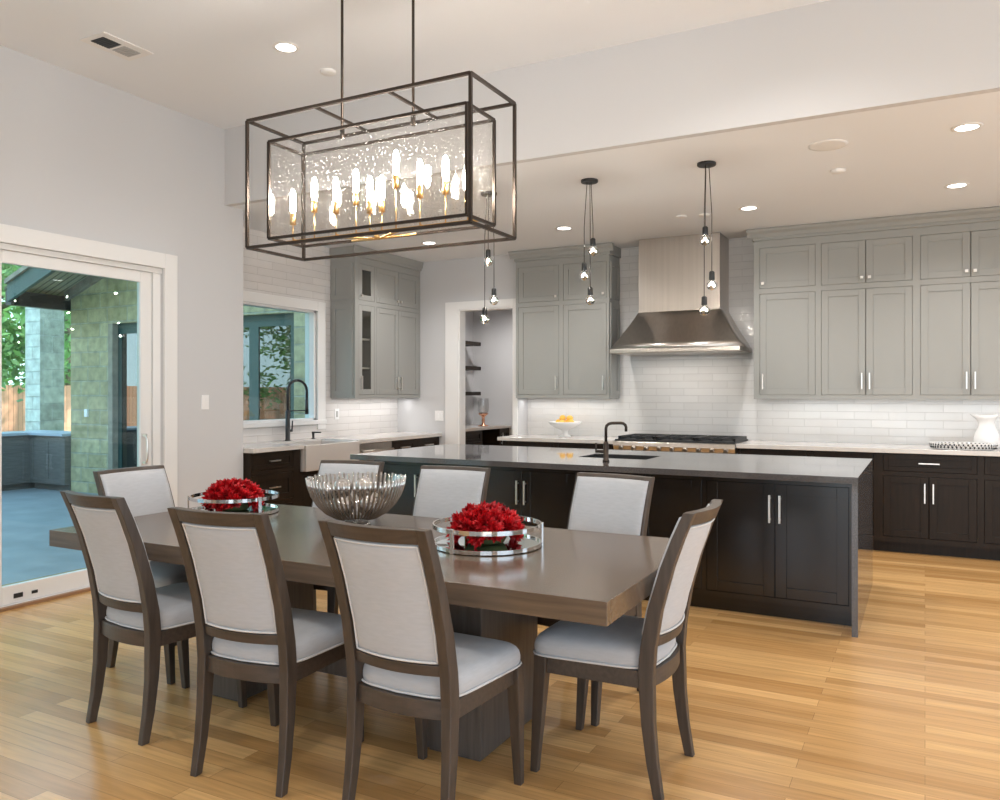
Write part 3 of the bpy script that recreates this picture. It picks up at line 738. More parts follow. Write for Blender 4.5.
    zf = [.556 + i * (.976 - .556) / 18 for i in range(19)]
    def puff2(u, z):
        v = (z - .766) / .21
        return (1 - abs(u) ** 8) * (1 - abs(v) ** 10)
    fc = MB(); slab(fc, lambda z: xpost(z) + .0065, zf, lambda u, z: ypost(z) + (.032 if z < .6 else .032 - .004 * (z - .6) / .4) + bowf(u) * .9 + .014 * puff2(u, z), lambda u, z: ypost(z) + .010 + bowf(u) * .9, nu=22)
    fc.build('front_cushion', M_LINEN, c)
    for s, yo in ((-1, -.0145),):
        loop = []
        hw = lambda z: xpost(z) - .028
        z0, z1 = .556, .937
        for i in range(17): u = -1 + i / 8; loop.append((u * hw(z0), ypost(z0) + bowf(u) + yo, z0))
        for i in range(1, 16): z = z0 + (z1 - z0) * i / 16; loop.append((hw(z), ypost(z) + yo, z))
        for i in range(17): u = 1 - i / 8; loop.append((u * hw(z1), ypost(z1) + bowf(u) + yo, z1))
        for i in range(1, 16): z = z1 + (z0 - z1) * i / 16; loop.append((-hw(z), ypost(z) + yo, z))
        MB().tube(loop, .0042, 6, closed=True).build('piping', M_PIPE, p)
    return c
CH = make_chair()
chairs = [
    (-2.914, 2.405, -6, 'upholstered dining chair on near side of table, leftmost of the three seen from behind'),
    (-2.187, 2.320, 5, 'upholstered dining chair seen from behind, middle of the near side of the table'),
    (-1.495, 2.335, -1, 'upholstered dining chair seen from behind in front of the right-hand round tray'),
    (-1.040, 2.885, 89, 'upholstered dining chair at the right head of the table, seen side-on'),
    (-3.435, 2.870, -90, 'upholstered dining chair at the left head of the table, before the glass door'),
    (-2.950, 3.445, 188, 'dining chair across the table behind the ribbed bowl, only its back top showing'),
    (-2.245, 3.415, 184, 'dining chair across the table standing between ribbed bowl and right-hand tray'),
    (-1.400, 3.425, 172, 'dining chair across the table in front of the dark island doors, nearest the right end'),
]
for i, (x, y, a, lab) in enumerate(chairs):
    o = CH if i == 0 else copy_tree(CH)
    o.location = (x, y, 0); o.rotation_euler = (0, 0, R(a)); o['label'] = lab; o['group'] = 'upholstered dining chairs around the table'

# ------------------------------------------------------------------ trays with red flowers
TZ = .76
def tray(x, y, r, label, a0):
    t = thing('round_tray', label, 'tray', (x, y, TZ), R(a0), 'round mirrored trays on the dining table')
    MB().lathe([(r - .006, .004), (r, .004), (r, .020), (r - .006, .020), (r - .006, .004)], n=64, cap=False, smooth=False).build('lower_ring', M_CHROME, t)
    MB().lathe([(r - .006, .078), (r, .078), (r, .096), (r - .006, .096), (r - .006, .078)], n=64, cap=False, smooth=False).build('upper_ring', M_CHROME, t)
    MB().lathe([(0.001, .004), (r - .006, .004), (r - .006, .012), (0.001, .012)], n=64, cap=False, smooth=False).build('mirror_base', M_MIRROR, t)
    for k in range(3):
        a = math.pi * 2 / 3 * k; p = MB()
        p.box(r, r + .008, -.009, .009, 0, .10)
        q = p.build('post', M_CHROME, t, bevel=.001); q.rotation_euler = (0, 0, a)
    return t
def flower(mb, c, n, rr, rnd):
    c = Vector(c)
    for i in range(n):
        # petals spread over a small dome round direction n
        phi = i * 2.39996; f = (i + .5) / n
        th = math.acos(1 - f * 1.05)
        d = Vector((math.sin(th) * math.cos(phi), math.sin(th) * math.sin(phi), math.cos(th)))
        ax = rnd[0]; d = (rnd[1] @ d)
        side = d.cross(Vector((0, 0, 1)) if abs(d.z) < .9 else Vector((1, 0, 0))).normalized()
        side = Matrix.Rotation(random.uniform(0, 3.14), 3, d) @ side
        L = rr * random.uniform(.8, 1.15); w = rr * .26; up = d.cross(side)
        p0 = c + d * rr * .1; pm = c + d * L * .65; pt = c + d * L + up * rr * random.uniform(-.12, .12)
        mb.add([p0, pm + side * w + up * w * .35, pt, pm - side * w + up * w * .35, pm - up * w * .3], [(0, 1, 4), (1, 2, 4), (2, 3, 4), (3, 0, 4)], False)
def bouquet(x, y, R0, H, label):
    b = thing('flower_arrangement', label, 'flowers', (x, y, TZ + .0125), 0, 'red flower arrangements in round trays')
    MB().lathe([(.05, 0), (.075, .005), (.09, .03), (.085, .045), (.07, .05)], n=24).build('bowl', M_GREENSTEM, b)
    dirs = []
    n = 26
    for i in range(n):
        f = (i + .5) / n; th = math.acos(1 - f * 1.02); phi = i * 2.39996
        dirs.append(Vector((math.sin(th) * math.cos(phi), math.sin(th) * math.sin(phi), math.cos(th))))
    for d in dirs:
        c = (d.x * (R0 - .045), d.y * (R0 - .045), .035 + max(d.z, 0) * (H - .085))
        q = Vector((0, 0, 1)).rotation_difference(Vector((d.x, d.y, d.z + .25)).normalized()).to_matrix()
        mb = MB(); flower(mb, c, 38, random.uniform(.046, .056), (None, q))
        mb.build('flower_head', M_RED, b)
    return b
tray(-1.618, 2.935, .228, 'round mirrored tray with chrome rails nearest the right end of the table', 22)
bouquet(-1.622, 2.935, .166, .178, 'dome of red flowers in the tray toward the right end of the table')
tray(-3.255, 3.115, .228, 'round mirrored tray with chrome rails at the left end of the table', -12)
bouquet(-3.262, 3.115, .166, .178, 'dome of red flowers in the tray at the left end of the table')

# ------------------------------------------------------------------ ribbed bowl with balls
BX, BY = -2.44, 3.11
bw = thing('decorative_bowl', 'smoky ribbed glass bowl on a round foot in the table centre', 'bowl', (BX, BY, TZ))
prof = [(.055, .022), (.10, .034), (.145, .06), (.185, .10), (.212, .145), (.228, .19), (.236, .225)]
MB().lathe([(.07, 0), (.07, .006), (.06, .012), (.055, .022)], n=40).build('foot', M_MERC, bw)
inner = MB(); inner.lathe([(r - .004, z) for r, z in prof], n=48, cap=False); inner.lathe([(.001, .022), (.055, .022)], n=48, cap=False)
inner.build('glass_wall', G_SMOKE, bw)
rb = MB(); NR = 60
for k in range(NR):
    a = 2 * math.pi * k / NR; top = .228 + .004 * math.sin(k * 2.1)
    pts = [((r + .002) * math.cos(a), (r + .002) * math.sin(a), z) for r, z in prof[:-1]] + [(.237 * math.cos(a), .237 * math.sin(a), top)]
    rb.tube(pts, [.002, .0035, .0045, .0055, .006, .006, .005], 6)
rb.build('rib_band', MATS['mercury_glass'], bw)
balls = [(-.10, .02, .10, .052), (.0, -.10, .095, .05), (.10, -.03, .10, .052), (.03, .09, .10, .05), (-.06, -.03, .175, .048), (.04, .01, .178, .05), (.13, .08, .155, .042), (-.13, -.06, .155, .042)]
desc = ['silver mottled glass ball low on the left inside the ribbed bowl', 'silver mottled glass ball low in front inside the ribbed bowl', 'silver mottled glass ball low on the right inside the ribbed bowl',
        'silver mottled glass ball low at the back inside the ribbed bowl', 'silver mottled glass ball on top, left of centre in the ribbed bowl', 'silver mottled glass ball topmost in the middle of the ribbed bowl',
        'small silver glass ball near the right rim inside the ribbed bowl', 'small silver glass ball near the left rim inside the ribbed bowl']
for (x, y, z, r), dsc in zip(balls, desc):
    o = MB().sphere((0, 0, 0), r, 24, 14).build('decorative_ball', M_MERC, loc=(BX + x, BY + y, TZ + z)); tag(o, dsc, 'ornament', 'mercury glass balls in the bowl')

# ------------------------------------------------------------------ chandelier
CX, CY = -2.186, 2.933
ch = thing('chandelier', 'large open rectangular dark metal chandelier with glass box hanging over the table', 'chandelier', (CX, CY, 2.073))
def wire_box(mb, x, y, z0, z1, t):
    for sx in (-1, 1):
        for sy in (-1, 1): mb.box(sx * x - t / 2, sx * x + t / 2, sy * y - t / 2, sy * y + t / 2, z0, z1)
        for z in (z0, z1): mb.box(sx * x - t / 2, sx * x + t / 2, -y, y, z - t / 2, z + t / 2)
    for sy in (-1, 1):
        for z in (z0, z1): mb.box(-x, x, sy * y - t / 2, sy * y + t / 2, z - t / 2, z + t / 2)
OX, OY, OZ = .600, .192, .590
m1 = MB(); wire_box(m1, OX, OY, 0, OZ, .013); m1.build('outer_frame', M_BRONZE, ch)
IXX, IYY = .539, .117
m2 = MB(); wire_box(m2, IXX, IYY, .05, .505, .012); m2.build('inner_frame', M_BRONZE, ch)
for s in (-1, 1):
    MB().box(-IXX + .006, IXX - .006, s * IYY - .0015, s * IYY + .0015, .056, .499).build('glass_pane', G_SEED, ch)
    MB().box(s * IXX - .0015, s * IXX + .0015, -IYY + .006, IYY - .006, .056, .499).build('glass_pane', G_SEED, ch)
for s in (-1, 1):
    MB().box(s * .1975 - .006, s * .1975 + .006, -OY, OY, OZ - .006, OZ + .006).build('cross_bar', M_BRONZE, ch)
    MB().tube([(s * .1975, 0, .505), (s * .1975, 0, ZD - 2.073 - .02)], .0065, 10).lathe([(.011, 0), (.011, .05)], c=(s * .1975, 0, .50), n=12).build('rod', M_BRONZE, ch)
MB().box(-.30, .30, -.06, .06, ZD - 2.073 - .025, ZD - 2.073 - .001).build('ceiling_canopy', M_BRONZE, ch)
MB().box(-IXX, IXX, -.008, .008, .046, .056).tube([(-.18, -.05, .035), (0, 0, .02), (.18, .05, .035)], .005, 8).tube([(-.18, .05, .035), (0, 0, .02), (.18, -.05, .035)], .005, 8).tube([(0,0,.018),(0,0,.05)], .012, 10).build('bottom_bar', M_BRASS, ch)
bulbs = [(-2.682, 2.224, -.03), (-2.549, 2.287, .03), (-2.42, 2.25, -.03), (-2.303, 2.294, .03), (-2.225, 2.229, -.04), (-2.157, 2.247, .03), (-2.08, 2.335, -.01), (-1.953, 2.27, -.03), (-1.821, 2.289, .03), (-1.71, 2.206, -.02)]
for (x, z, dy) in bulbs:
    lx = x * (1 + dy / CY) - CX; lz = z - 2.073
    so = MB().lathe([(.006, -.030), (.0145, -.028), (.0145, .027), (.010, .029)], c=(lx, dy, lz), n=14).tube([(lx, dy, .052), (lx, dy, lz - .027)], .003, 6)
    if abs(dy) > .001: so.box(lx - .003, lx + .003, min(0, dy), max(0, dy), .05, .056)
    so = so.build('candle_socket', M_BRASS, ch)
    MB().lathe([(.002, .028), (.009, .030), (.0135, .045), (.014, .11), (.010, .130), (.003, .140), (.0005, .142)], c=(lx, dy, lz), n=14, cap=False).build('bulb', M_BULB, so)
# ------------------------------------------------------------------ pendant clusters over the island
def pendant(label, x, y, bs):
    p = thing('pendant_cluster', label, 'pendant light', (x, y, ZK), 0, 'three-bulb pendant clusters over the island')
    MB().lathe([(.06, -.02), (.064, -.016), (.064, -.001)], n=28).build('canopy', M_MATTEBLK, p)
    for i, (bx, bz, by) in enumerate(bs):
        lx = bx - x; lz = bz - ZK; top = (lx * .45, by * .5, -.018)
        MB().tube([top, (lx, by, -.35), (lx, by, lz + .07)], .0028, 6).build('cord', M_MATTEBLK, p)
        so = MB().lathe([(.012, .088), (.019, .08), (.020, .03), (.018, .026)], c=(lx, by, lz), n=16).build('socket', M_MATTEBLK, p)
        # faceted bulb
        MB().lathe([(.012, .03), (.026, .018), (.037, .0), (.036, -.018), (.024, -.038), (.004, -.045)], c=(lx, by, lz), n=10, smooth=False).build('bulb', G_CRYSTAL, so)
        MB().sphere((lx, by, lz + .002), .009, 10, 8).build('led_core', M_CORE, so)
pendant('black-corded pendant cluster hanging between left upper cabinets and hood', -2.205, 5.576, [(-2.177, 2.457, 0), (-2.235, 2.275, -.03), (-2.211, 2.098, .03)])
pendant('black-corded pendant cluster hanging in front of the range hood', -1.329, 5.54, [(-1.331, 2.45, -.03), (-1.300, 2.149, .03), (-1.345, 1.975, 0)])
pendant('black-corded pendant cluster hanging below the chandelier corner, before the pantry doorway', -3.05, 5.56, [(-3.045, 2.44, -.02), (-3.020, 2.138, .03), (-3.087, 1.987, 0)])

# ------------------------------------------------------------------ ceiling fittings
def can(x, y, z, label, power, vis=True):
    c = thing('recessed_light', label, 'ceiling light', (x, y, z), 0, 'recessed ceiling downlights')
    MB().lathe([(.062, -.001), (.062, -.006), (.084, -.004), (.085, -.0005)], n=36, cap=False).build('trim_ring', M_TRIM, c)
    MB().lathe([(.001, -.003), (.062, -.003)], n=36, cap=False).build('lens', M_LENS, c)
    d = bpy.data.lights.new('downlight', 'SPOT'); d.energy = power; d.spot_size = R(150); d.spot_blend = .8; d.shadow_soft_size = .06; d.color = (1, .98, .96)
    o = bpy.data.objects.new('downlight', d); o.location = (x, y, z - .03); COL.objects.link(o)
can(.221, 5.515, ZK, 'lit recessed downlight nearest the right edge, above the island end', CAN_POWER)
can(.215, 7.03, ZK, 'lit recessed downlight before the right-hand upper cabinets', CAN_POWER)
can(-1.332, 7.06, ZK, 'lit recessed downlight just right of the range hood', CAN_POWER)
can(-3.065, 7.09, ZK, 'lit recessed downlight between the hood and left pendant cluster', CAN_POWER)
can(-4.624, 7.12, ZK, 'lit recessed downlight just below the chandelier, near left corner cabinets', CAN_POWER)
can(-3.628, 3.903, ZD, 'lit recessed downlight in the higher dining ceiling left of the chandelier', CAN_POWER * .8)
can(-.7, 3.9, ZD, 'added unseen fill downlight in the higher dining ceiling above the table right end', CAN_POWER * .8)  # added beyond the view to brighten the dining end
can(-3.628, 1.2, ZD, 'added unseen fill downlight in the dining ceiling near the sliding door', CAN_POWER * .8)  # out-of-view lamp put in for more light by the door
can(-.7, 1.2, ZD, 'added unseen fill downlight in the dining ceiling over the photographer', CAN_POWER * .8)  # another unseen lamp added to light the dining area
can(1.75, 7.03, ZK, 'added unseen fill downlight beyond the right edge of the kitchen run', CAN_POWER)  # added past the frame for extra kitchen light
can(-5.2, 9.6, ZK - .02, 'lit recessed downlight inside the pantry', CAN_POWER * 1.6)
def disc(name, x, y, z, r, label, cat, g=None, h=.02):
    o = MB().lathe([(r, 0), (r, -h * .5), (r * .8, -h), (.001, -h)], n=32, cap=False).build(name, M_TRIM, loc=(x, y, z - .0005)); tag(o, label, cat, g); return o
disc('smoke_detector', -3.643, 4.331, ZD, .055, 'small round white detector on the dining ceiling beside the downlight', 'smoke detector')
disc('smoke_detector', -.546, 6.152, ZK, .05, 'small round white sprinkler cover on the kitchen ceiling', 'smoke detector')
disc('ceiling_speaker', -.547, 5.501, ZK, .12, 'large flat round speaker grille in the kitchen ceiling', 'speaker', h=.006)
disc('smoke_detector', -1.93, 7.10, ZK, .05, 'small round white disc on the ceiling left of the hood top', 'smoke detector', h=.012)
disc('smoke_detector', -1.73, 7.14, ZK, .05, 'small round disc on the ceiling in front of the hood top', 'smoke detector', h=.012)
vt = thing('air_vent', 'rectangular white air vent grille in the dining ceiling', 'vent', (-4.575, 3.385, ZD))
MB().box(-.12, .12, -.18, .18, -.008, -.001).build('frame', M_TRIM, vt, bevel=.002)
for k, m_ in ((0, M_MATTEBLK), (1, M_SLOT)):
    g = MB()
    for i in range(7): g.box(-.06, .06, -.14 + k * .15 + i * .018, -.128 + k * .15 + i * .018, -.012, -.008)
    if k == 0: g.box(-.06, .06, -.142, -.012, -.010, -.0085)
    g.build('louvre', m_, vt)

# switches and outlets
def plate(name, loc, rz, w, h, nsw, label, cat, g=None):
    p = thing(name, label, cat, loc, rz, g)
    MB().box(-w / 2, w / 2, -.006, 0, -h / 2, h / 2).build('plate', M_PLATE, p, bevel=.002)
    for i in range(nsw):
        x = (i - (nsw - 1) / 2) * .046
        MB().box(x - .016, x + .016, -.010, -.006, -.033, .033).build('rocker' if cat == 'switch' else 'socket', M_PLATE if cat == 'switch' else M_SLOT, p, bevel=.001)
plate('light_switch', (XL, 4.672, 1.32), R(90), .075, .118, 1, 'single white light switch on the wall right of the sliding door', 'switch')
plate('light_switch', (-5.15, YP, 1.12), 0, .118, .118, 2, 'double white light switch on the wall beside the pantry doorway', 'switch')
plate('wall_outlet', (XK + .012, 6.99, 1.16), R(90), .075, .118, 1, 'white outlet on the tiled wall just right of the window', 'outlet')
# under-cabinet task lights
area('under_cabinet_strip', (-3.53, 8.24, UB - .012), (0, 0, 0), 1.05, .05, 1.5, (1, .985, .97))
area('under_cabinet_strip', (.45, 8.24, UB - .012), (0, 0, 0), 3.8, .05, 3.4, (1, .985, .97))
area('under_cabinet_strip', (-5.60, 7.50, UB - .012), (0, 0, 0), .05, 1.2, 2.2, (1, .985, .97))
area('hood_lamp', (-2.19, 8.05, 1.78), (0, 0, 0), .9, .1, 2.5, (1, .93, .85))

# ------------------------------------------------------------------ things on the counters
fb = thing('fruit_bowl', 'white scalloped footed bowl full of lemons by the wall tiles', 'bowl', (-3.48, 8.08, .914))
N = 48; rgs = []
for r, z in ((.065, 0), (.062, .012), (.035, .03), (.030, .06), (.05, .08), (.11, .10), (.155, .135), (.175, .165), (.168, .166), (.145, .138), (.10, .108), (.04, .092), (.003, .09)):
    sc = .10 if z > .13 and r > .12 else 0
    rgs.append([(r * (1 + sc * .6 * abs(math.sin(k * math.pi * 6 / N))) * math.cos(2 * math.pi * k / N), r * (1 + sc * .6 * abs(math.sin(k * math.pi * 6 / N))) * math.sin(2 * math.pi * k / N), z) for k in range(N)])
MB().rings(rgs).build('bowl_body', M_WHITE, fb)
lem = [(-.075, -.01, .158), (.075, -.02, .158), (0, .07, .158), (0, -.075, .156), (-.03, .0, .205), (.045, .02, .203)]
ll = ['lemon at the left of the white footed bowl', 'lemon at the right of the white footed bowl', 'lemon at the back of the white footed bowl', 'lemon at the front of the white footed bowl', 'lemon on top, left, in the white footed bowl', 'lemon on top, right, in the white footed bowl']
for (x, y, z), s in zip(lem, ll):
    o = MB().sphere((0, 0, 0), .034, 16, 10, (1.25, 1, 1)).build('lemon', M_LEMON, loc=(-3.48 + x, 8.08 + y, .914 + z)); o.rotation_euler = (0, 0, random.uniform(0, 3)); tag(o, s, 'lemon', 'lemons in the footed bowl')

pt = thing('pitcher', 'white ceramic pitcher with flared spout behind the patterned tray', 'pitcher', (.475, 8.13, .914)); pt.scale = (1.2, 1.15, 1.05)
N = 40; rgs = []
for r, z, lip in ((.070, .001, 0), (.082, .012, 0), (.088, .06, 0), (.078, .12, 0), (.056, .18, .02), (.050, .215, .12), (.060, .245, .45), (.072, .272, 1.0), (.067, .271, 1.0), (.054, .24, .4), (.044, .20, .1), (.06, .12, 0), (.05, .02, 0)):
    ring = []
    for k in range(N):
        a = 2 * math.pi * k / N; d = math.cos(a - math.pi)   # spout to -x
        e = lip * (.036 * max(0, d) ** 4); ring.append(((r + e) * math.cos(a), (r + e * .3) * math.sin(a), z + lip * .012 * abs(d) ** 3))
    rgs.append(ring)
MB().rings(rgs).build('pitcher_body', M_WHITE, pt)
MB().tube([(.055, 0, .255), (.09, 0, .27), (.135, 0, .255), (.155, 0, .20), (.14, 0, .14), (.105, 0, .10), (.078, 0, .09)], .009, 10).build('handle', M_WHITE, pt)
# patterned open-work tray
tr = thing('patterned_tray', 'black and white openwork oval tray in front of the pitcher', 'tray', (.285, 7.88, .914))
N = 64; ms = MB(); ms.rings([[(a_ * math.cos(2 * math.pi * k / N), b_ * math.sin(2 * math.pi * k / N), z) for k in range(N)] for a_, b_, z in ((.20, .09, 0), (.23, .11, .004), (.23, .11, .007), (.19, .085, .008))])
ms.build('tray_base', M_WHITE, tr)
cb = MB()
for k in range(46):
    a = 2 * math.pi * k / 46; x, y = math.cos(a), math.sin(a)
    for s in (-1, 1):
        a2 = a + s * .13
        cb.tube([(.232 * x, .112 * y, .005), (.252 * math.cos(a2), .130 * math.sin(a2), .052)], .0045, 5)
cb.tube([(.253 * math.cos(2 * math.pi * k / N), .131 * math.sin(2 * math.pi * k / N), .054) for k in range(N)], .004, 6, closed=True)
cb.build('lattice_rim', M_WHITE, tr)
dk = MB()
for k in range(46):
    a = 2 * math.pi * (k + .5) / 46
    dk.sphere((.246 * math.cos(a), .124 * math.sin(a), .042), .0095, 6, 5)
    a += math.pi / 46
    dk.sphere((.240 * math.cos(a), .118 * math.sin(a), .020), .0095, 6, 5)
dk.build('dark_beads', M_MATTEBLK, tr)

# ------------------------------------------------------------------ pantry fittings
for z, w in ((2.085, 'topmost'), (1.725, 'middle'), (1.355, 'lowest')):
    o = MB().box(-6.099, -5.80, 8.60, 10.33, z, z + .055).build('floating_shelf', M_ESP, bevel=.002)
    tag(o, 'dark floating shelf in the pantry, %s of the three' % w, 'shelf', 'floating shelves in the pantry')
cabinet('dark base cabinet inside the pantry, seen through the doorway', 'cabinet', (-5.47, 8.53, 0), R(90), 1.25, .62, 0, .874, dd(1.25), M_ESP, None, toe=.10, name='base_cabinet')
cabinet('dark narrow base cabinet at the far end of the pantry counter', 'cabinet', (-5.47, 10.30, 0), R(90), .30, .62, 0, .874, [('door', .02, .28, .145, .865, 'hil')], M_ESP, None, toe=.10, name='base_cabinet')
tag(MB().box(-6.098, -5.44, 8.53, 10.615, .875, .914).build('countertop', M_QUARTZ, bevel=.002), 'pale stone countertop inside the pantry', 'countertop')
hv = thing('hurricane_vase', 'clear glass hurricane vase on a copper pedestal inside the pantry', 'vase', (-5.66, 10.15, .914))
MB().lathe([(.075, 0), (.075, .008), (.03, .02), (.018, .05), (.026, .08), (.018, .11), (.03, .14), (.06, .16), (.075, .18), (.07, .185), (.01, .17)], n=24).build('pedestal', M_COPPER, hv)
MB().lathe([(.02, .172), (.06, .185), (.082, .22), (.085, .30), (.08, .40)], n=28, cap=False).build('glass_cup', G_VASE, hv)

# ------------------------------------------------------------------ outdoors
PZ0 = -.16
struct(MB().box(-14.4, XL - .15, -6, 8.0, PZ0 - .1, PZ0).box(-14.4, -11.92, 8.0, 9.2, PZ0 - .1, PZ0).build('patio_floor', M_PATIO))
struct(MB().box(-60, -14.4, -40, 40, PZ0 - .25, PZ0 - .05).box(-14.4, XL - .15, -40, -6, PZ0 - .25, PZ0 - .05).box(-14.4, -11.92, 9.2, 40, PZ0 - .25, PZ0 - .05).build('ground', M_GRASS))
YW = 8.0
# stone wing of the house with a dark sliding patio door
DX0, DX1, DT = -11.02, -7.30, 2.45
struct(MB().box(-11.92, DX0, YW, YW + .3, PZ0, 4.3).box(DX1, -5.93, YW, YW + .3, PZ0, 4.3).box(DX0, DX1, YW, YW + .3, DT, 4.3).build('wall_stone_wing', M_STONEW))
struct(MB().box(-11.92, -11.62, YW + .3, 12, PZ0, 4.3).build('wall_stone_side', M_STONEY))  # height raised so it keeps the sun off the pillar
pd = struct(empty('door_2', (0, YW + .10, 0)))
f = MB(); rail(f, DX0, DX1, PZ0, DT, 0, .08, .07); f.build('door_frame', M_TEALWOOD, pd)
MB().box(DX0 - .0, DX0 + .10, -.10, -.002, PZ0, DT).build('jamb', M_STONE_TRIM, pd)
xs = [DX0 + .07, -10.05, -9.05, -8.12, DX1 - .07]
for i in range(4):
    o = MB(); rail(o, xs[i], xs[i + 1], PZ0 + .07, DT - .07, .01, .05, .085); o = o.build('door_sash', M_TEALWOOD, pd)
    MB().box(xs[i] + .08, xs[i + 1] - .08, .025, .033, PZ0 + .15, DT - .15).build('glass_pane', G_DARK, o)
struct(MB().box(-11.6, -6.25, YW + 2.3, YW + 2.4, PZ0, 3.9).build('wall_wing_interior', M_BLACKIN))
# wall box on stone
tag(MB().box(-11.55, -11.48, YW - .03, YW, 1.02, 1.14).build('outdoor_outlet', M_PLATE, bevel=.003), 'small pale outlet cover on the outdoor stone wall', 'outlet')
# gable porch roof: plank soffit, rake board, eave beam
def zr(x): return 2.98 + .36 * (x + 12.0)
x0, x1, ye = -12.15, -5.4, 7.1
struct(MB().add([(x0, ye, zr(x0)), (x1, ye, zr(x1)), (x1, 9.0, zr(x1)), (x0, 9.0, zr(x0)), (x0, ye, zr(x0) + .05), (x1, ye, zr(x1) + .05), (x1, 9.0, zr(x1) + .05), (x0, 9.0, zr(x0) + .05)],
    [(0, 1, 2, 3), (7, 6, 5, 4), (0, 4, 5, 1), (1, 5, 6, 2), (2, 6, 7, 3), (3, 7, 4, 0)]).build('porch_soffit', brick_mat('soffit_plank', (0.40, 0.38, 0.24), (0.46, 0.43, 0.28), (0.13, 0.12, 0.07), 9.0, 0.10, 0.012, 0.7, 0.01, 'xy')))
# planks run along y: swap axes of that texture
def rake(y0, y1, lo, hi, m, name, label=None):
    x0_, x1_ = -12.0, -5.5
    o = MB().prism([(x0_, zr(x0_) + lo), (x1_, zr(x1_) + lo), (x1_, zr(x1_) + hi), (x0_, zr(x0_) + hi)], 'y', y0, y1).build(name, m); return struct(o)
rake(ye - .05, ye, -.24, .02, M_TEALWOOD, 'trim_17')
rake(ye - .09, ye - .05, .02, .09, M_STONE_TRIM, 'trim_18')
rake(YW - .06, YW, -.14, -.0, M_STONE_TRIM, 'trim_19')
struct(MB().box(-12.12, -11.98, ye, YW + .3, 2.70, 2.92).build('trim_20', M_MATTEBLK))
# stone pillar behind the patio kitchen
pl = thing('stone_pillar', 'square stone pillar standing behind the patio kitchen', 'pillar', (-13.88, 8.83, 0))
MB().box(-.21, .21, -.23, -.225, PZ0, 3.4).build('lit_front_face', M_STONEX, pl)  # thin sheet in the paler stone, painting this side as lit
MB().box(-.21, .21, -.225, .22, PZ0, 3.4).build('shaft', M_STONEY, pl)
# patio kitchen: two runs in an L
pc = cabinet('grey-brown patio cabinet run facing the door, left of the corner', 'cabinet', (-12.82, 5.9, PZ0), R(90), 2.55, .6, 0, .87, [('drawer', .05, .97, .70, .85, None), ('drawer', 1.03, 1.95, .70, .85, None), ('door', .05, .97, .12, .66, 'nor'), ('door', 1.03, 1.95, .12, .66, 'nol')], M_PATCAB, 'patio kitchen cabinets', toe=.10, name='patio_cabinet')
cabinet('grey-brown patio cabinet with double doors beside the stone wall', 'cabinet', (-12.818, 7.9, PZ0), 0, .893, .55, 0, .87, [('pair', .03, .80, .12, .84, 'no')], M_PATCAB, 'patio kitchen cabinets', toe=.10, name='patio_cabinet')
tag(MB().box(-13.45, -12.79, 5.88, 8.50, .711, .751).box(-12.79, -11.925, 7.86, 8.50, .711, .751).build('countertop', M_PATTOP), 'bluish stone countertop on the patio kitchen outside', 'countertop')
# fences
def fence(x0, y0, x1, y1, label, m):
    f_ = MB()
    if x0 == x1: f_.box(x0 - .02, x0 + .02, y0, y1, PZ0 - .05, 1.62)
    else: f_.box(x0, x1, y0 - .02, y0 + .02, PZ0 - .05, 1.62)
    return tag(f_.build('wooden_fence', m), label, 'fence')
fence(-24, -25, -24, 30, 'sunlit orange-brown wooden fence behind the stone pillar', M_PLANKY)
fence(-23.97, -14, -5, -14, 'wooden fence at the south end of the lawn, mirrored in the patio door glass', M_PLANKX)
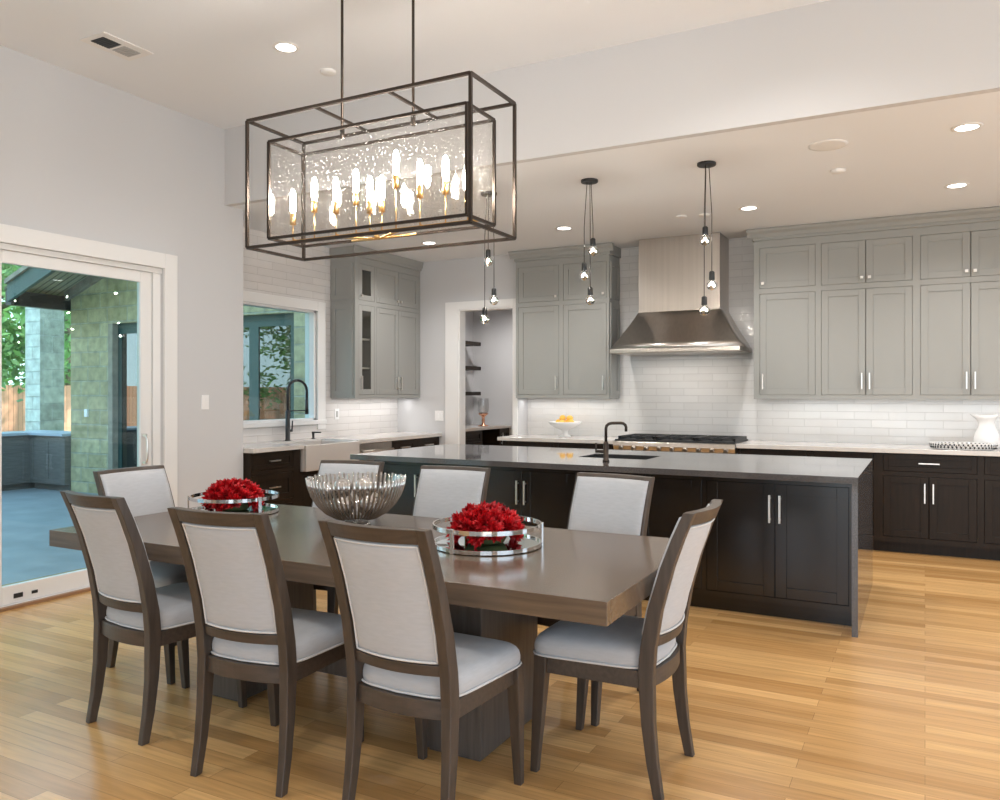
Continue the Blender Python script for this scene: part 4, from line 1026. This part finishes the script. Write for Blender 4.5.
# trees
def tree(x, y, h, r, label, n=2600, lean=(0, 0), low=.35):
    t = thing('tree', label, 'tree', (x, y, PZ0 - .05), 0, 'trees in the yard')
    pts = [(0, 0, 0), (lean[0] * .3, lean[1] * .3, h * .25), (lean[0] * .8, lean[1] * .8, h * .5), (lean[0], lean[1], h * .8)]
    tk = MB().tube(pts, [r * .075, r * .06, r * .045, r * .02], 10)
    for i in range(6):
        a = i * 1.05 + x; zb = h * (.32 + .07 * i)
        tk.tube([(lean[0] * zb / h, lean[1] * zb / h, zb), (r * .4 * math.cos(a), r * .4 * math.sin(a), zb + h * .12), (r * .75 * math.cos(a), r * .75 * math.sin(a), zb + h * .2)], [r * .035, r * .025, r * .01], 7)
    tk.build('trunk', M_BARK, t)
    lf = MB()
    cl = [(random.gauss(0, r * .45), random.gauss(0, r * .45), h * random.uniform(low, .95)) for _ in range(28)]
    for i in range(n):
        c = random.choice(cl); p = Vector((c[0] + random.gauss(0, r * .2), c[1] + random.gauss(0, r * .2), c[2] + random.gauss(0, r * .17)))
        if p.z < h * (low - .1): continue
        u = Vector((random.gauss(0, 1), random.gauss(0, 1), random.gauss(0, 1))).normalized(); w = u.orthogonal().normalized(); s = random.uniform(.08, .17)
        lf.add([p, p + u * s + w * s * .4, p + u * s * 2, p + u * s - w * s * .4], [(0, 1, 2, 3)])
    lf.build('foliage', M_LEAF, t)
tree(-19.8, 11.2, 7.5, 2.3, 'leaning leafy tree beyond the patio kitchen, left of the stone pillar', 9000, lean=(-.9, -.9), low=.22)
tree(-29.5, 10.0, 9, 3.2, 'leafy tree behind the orange fence, left of the pillar', 9000, low=.2)
tree(-30, 20.0, 9.5, 3.6, 'leafy tree behind the fence, right of the pillar', 9000, low=.2)
tree(-19.5, 18.2, 7.5, 2.4, 'leafy tree between pillar and stone wall', 6000, low=.25)
tree(-14.2, -8, 8, 2.2, 'leafy tree south of the patio, mirrored left in the patio door', 9000, low=.2)
tree(-7.0, -9.5, 8, 2.4, 'leafy tree south of the patio, mirrored right in the patio door', 9000, low=.2)
tree(-20.3, -6, 8, 2.3, 'leafy tree by the south-west corner of the lawn', 9000, low=.2)
# unseen eave, added to keep sun off the sliding door
struct(MB().box(-6.3, XL - .15, -6, 7.0, 3.2, 3.3).build('sun_shade_eave', M_PLANK))
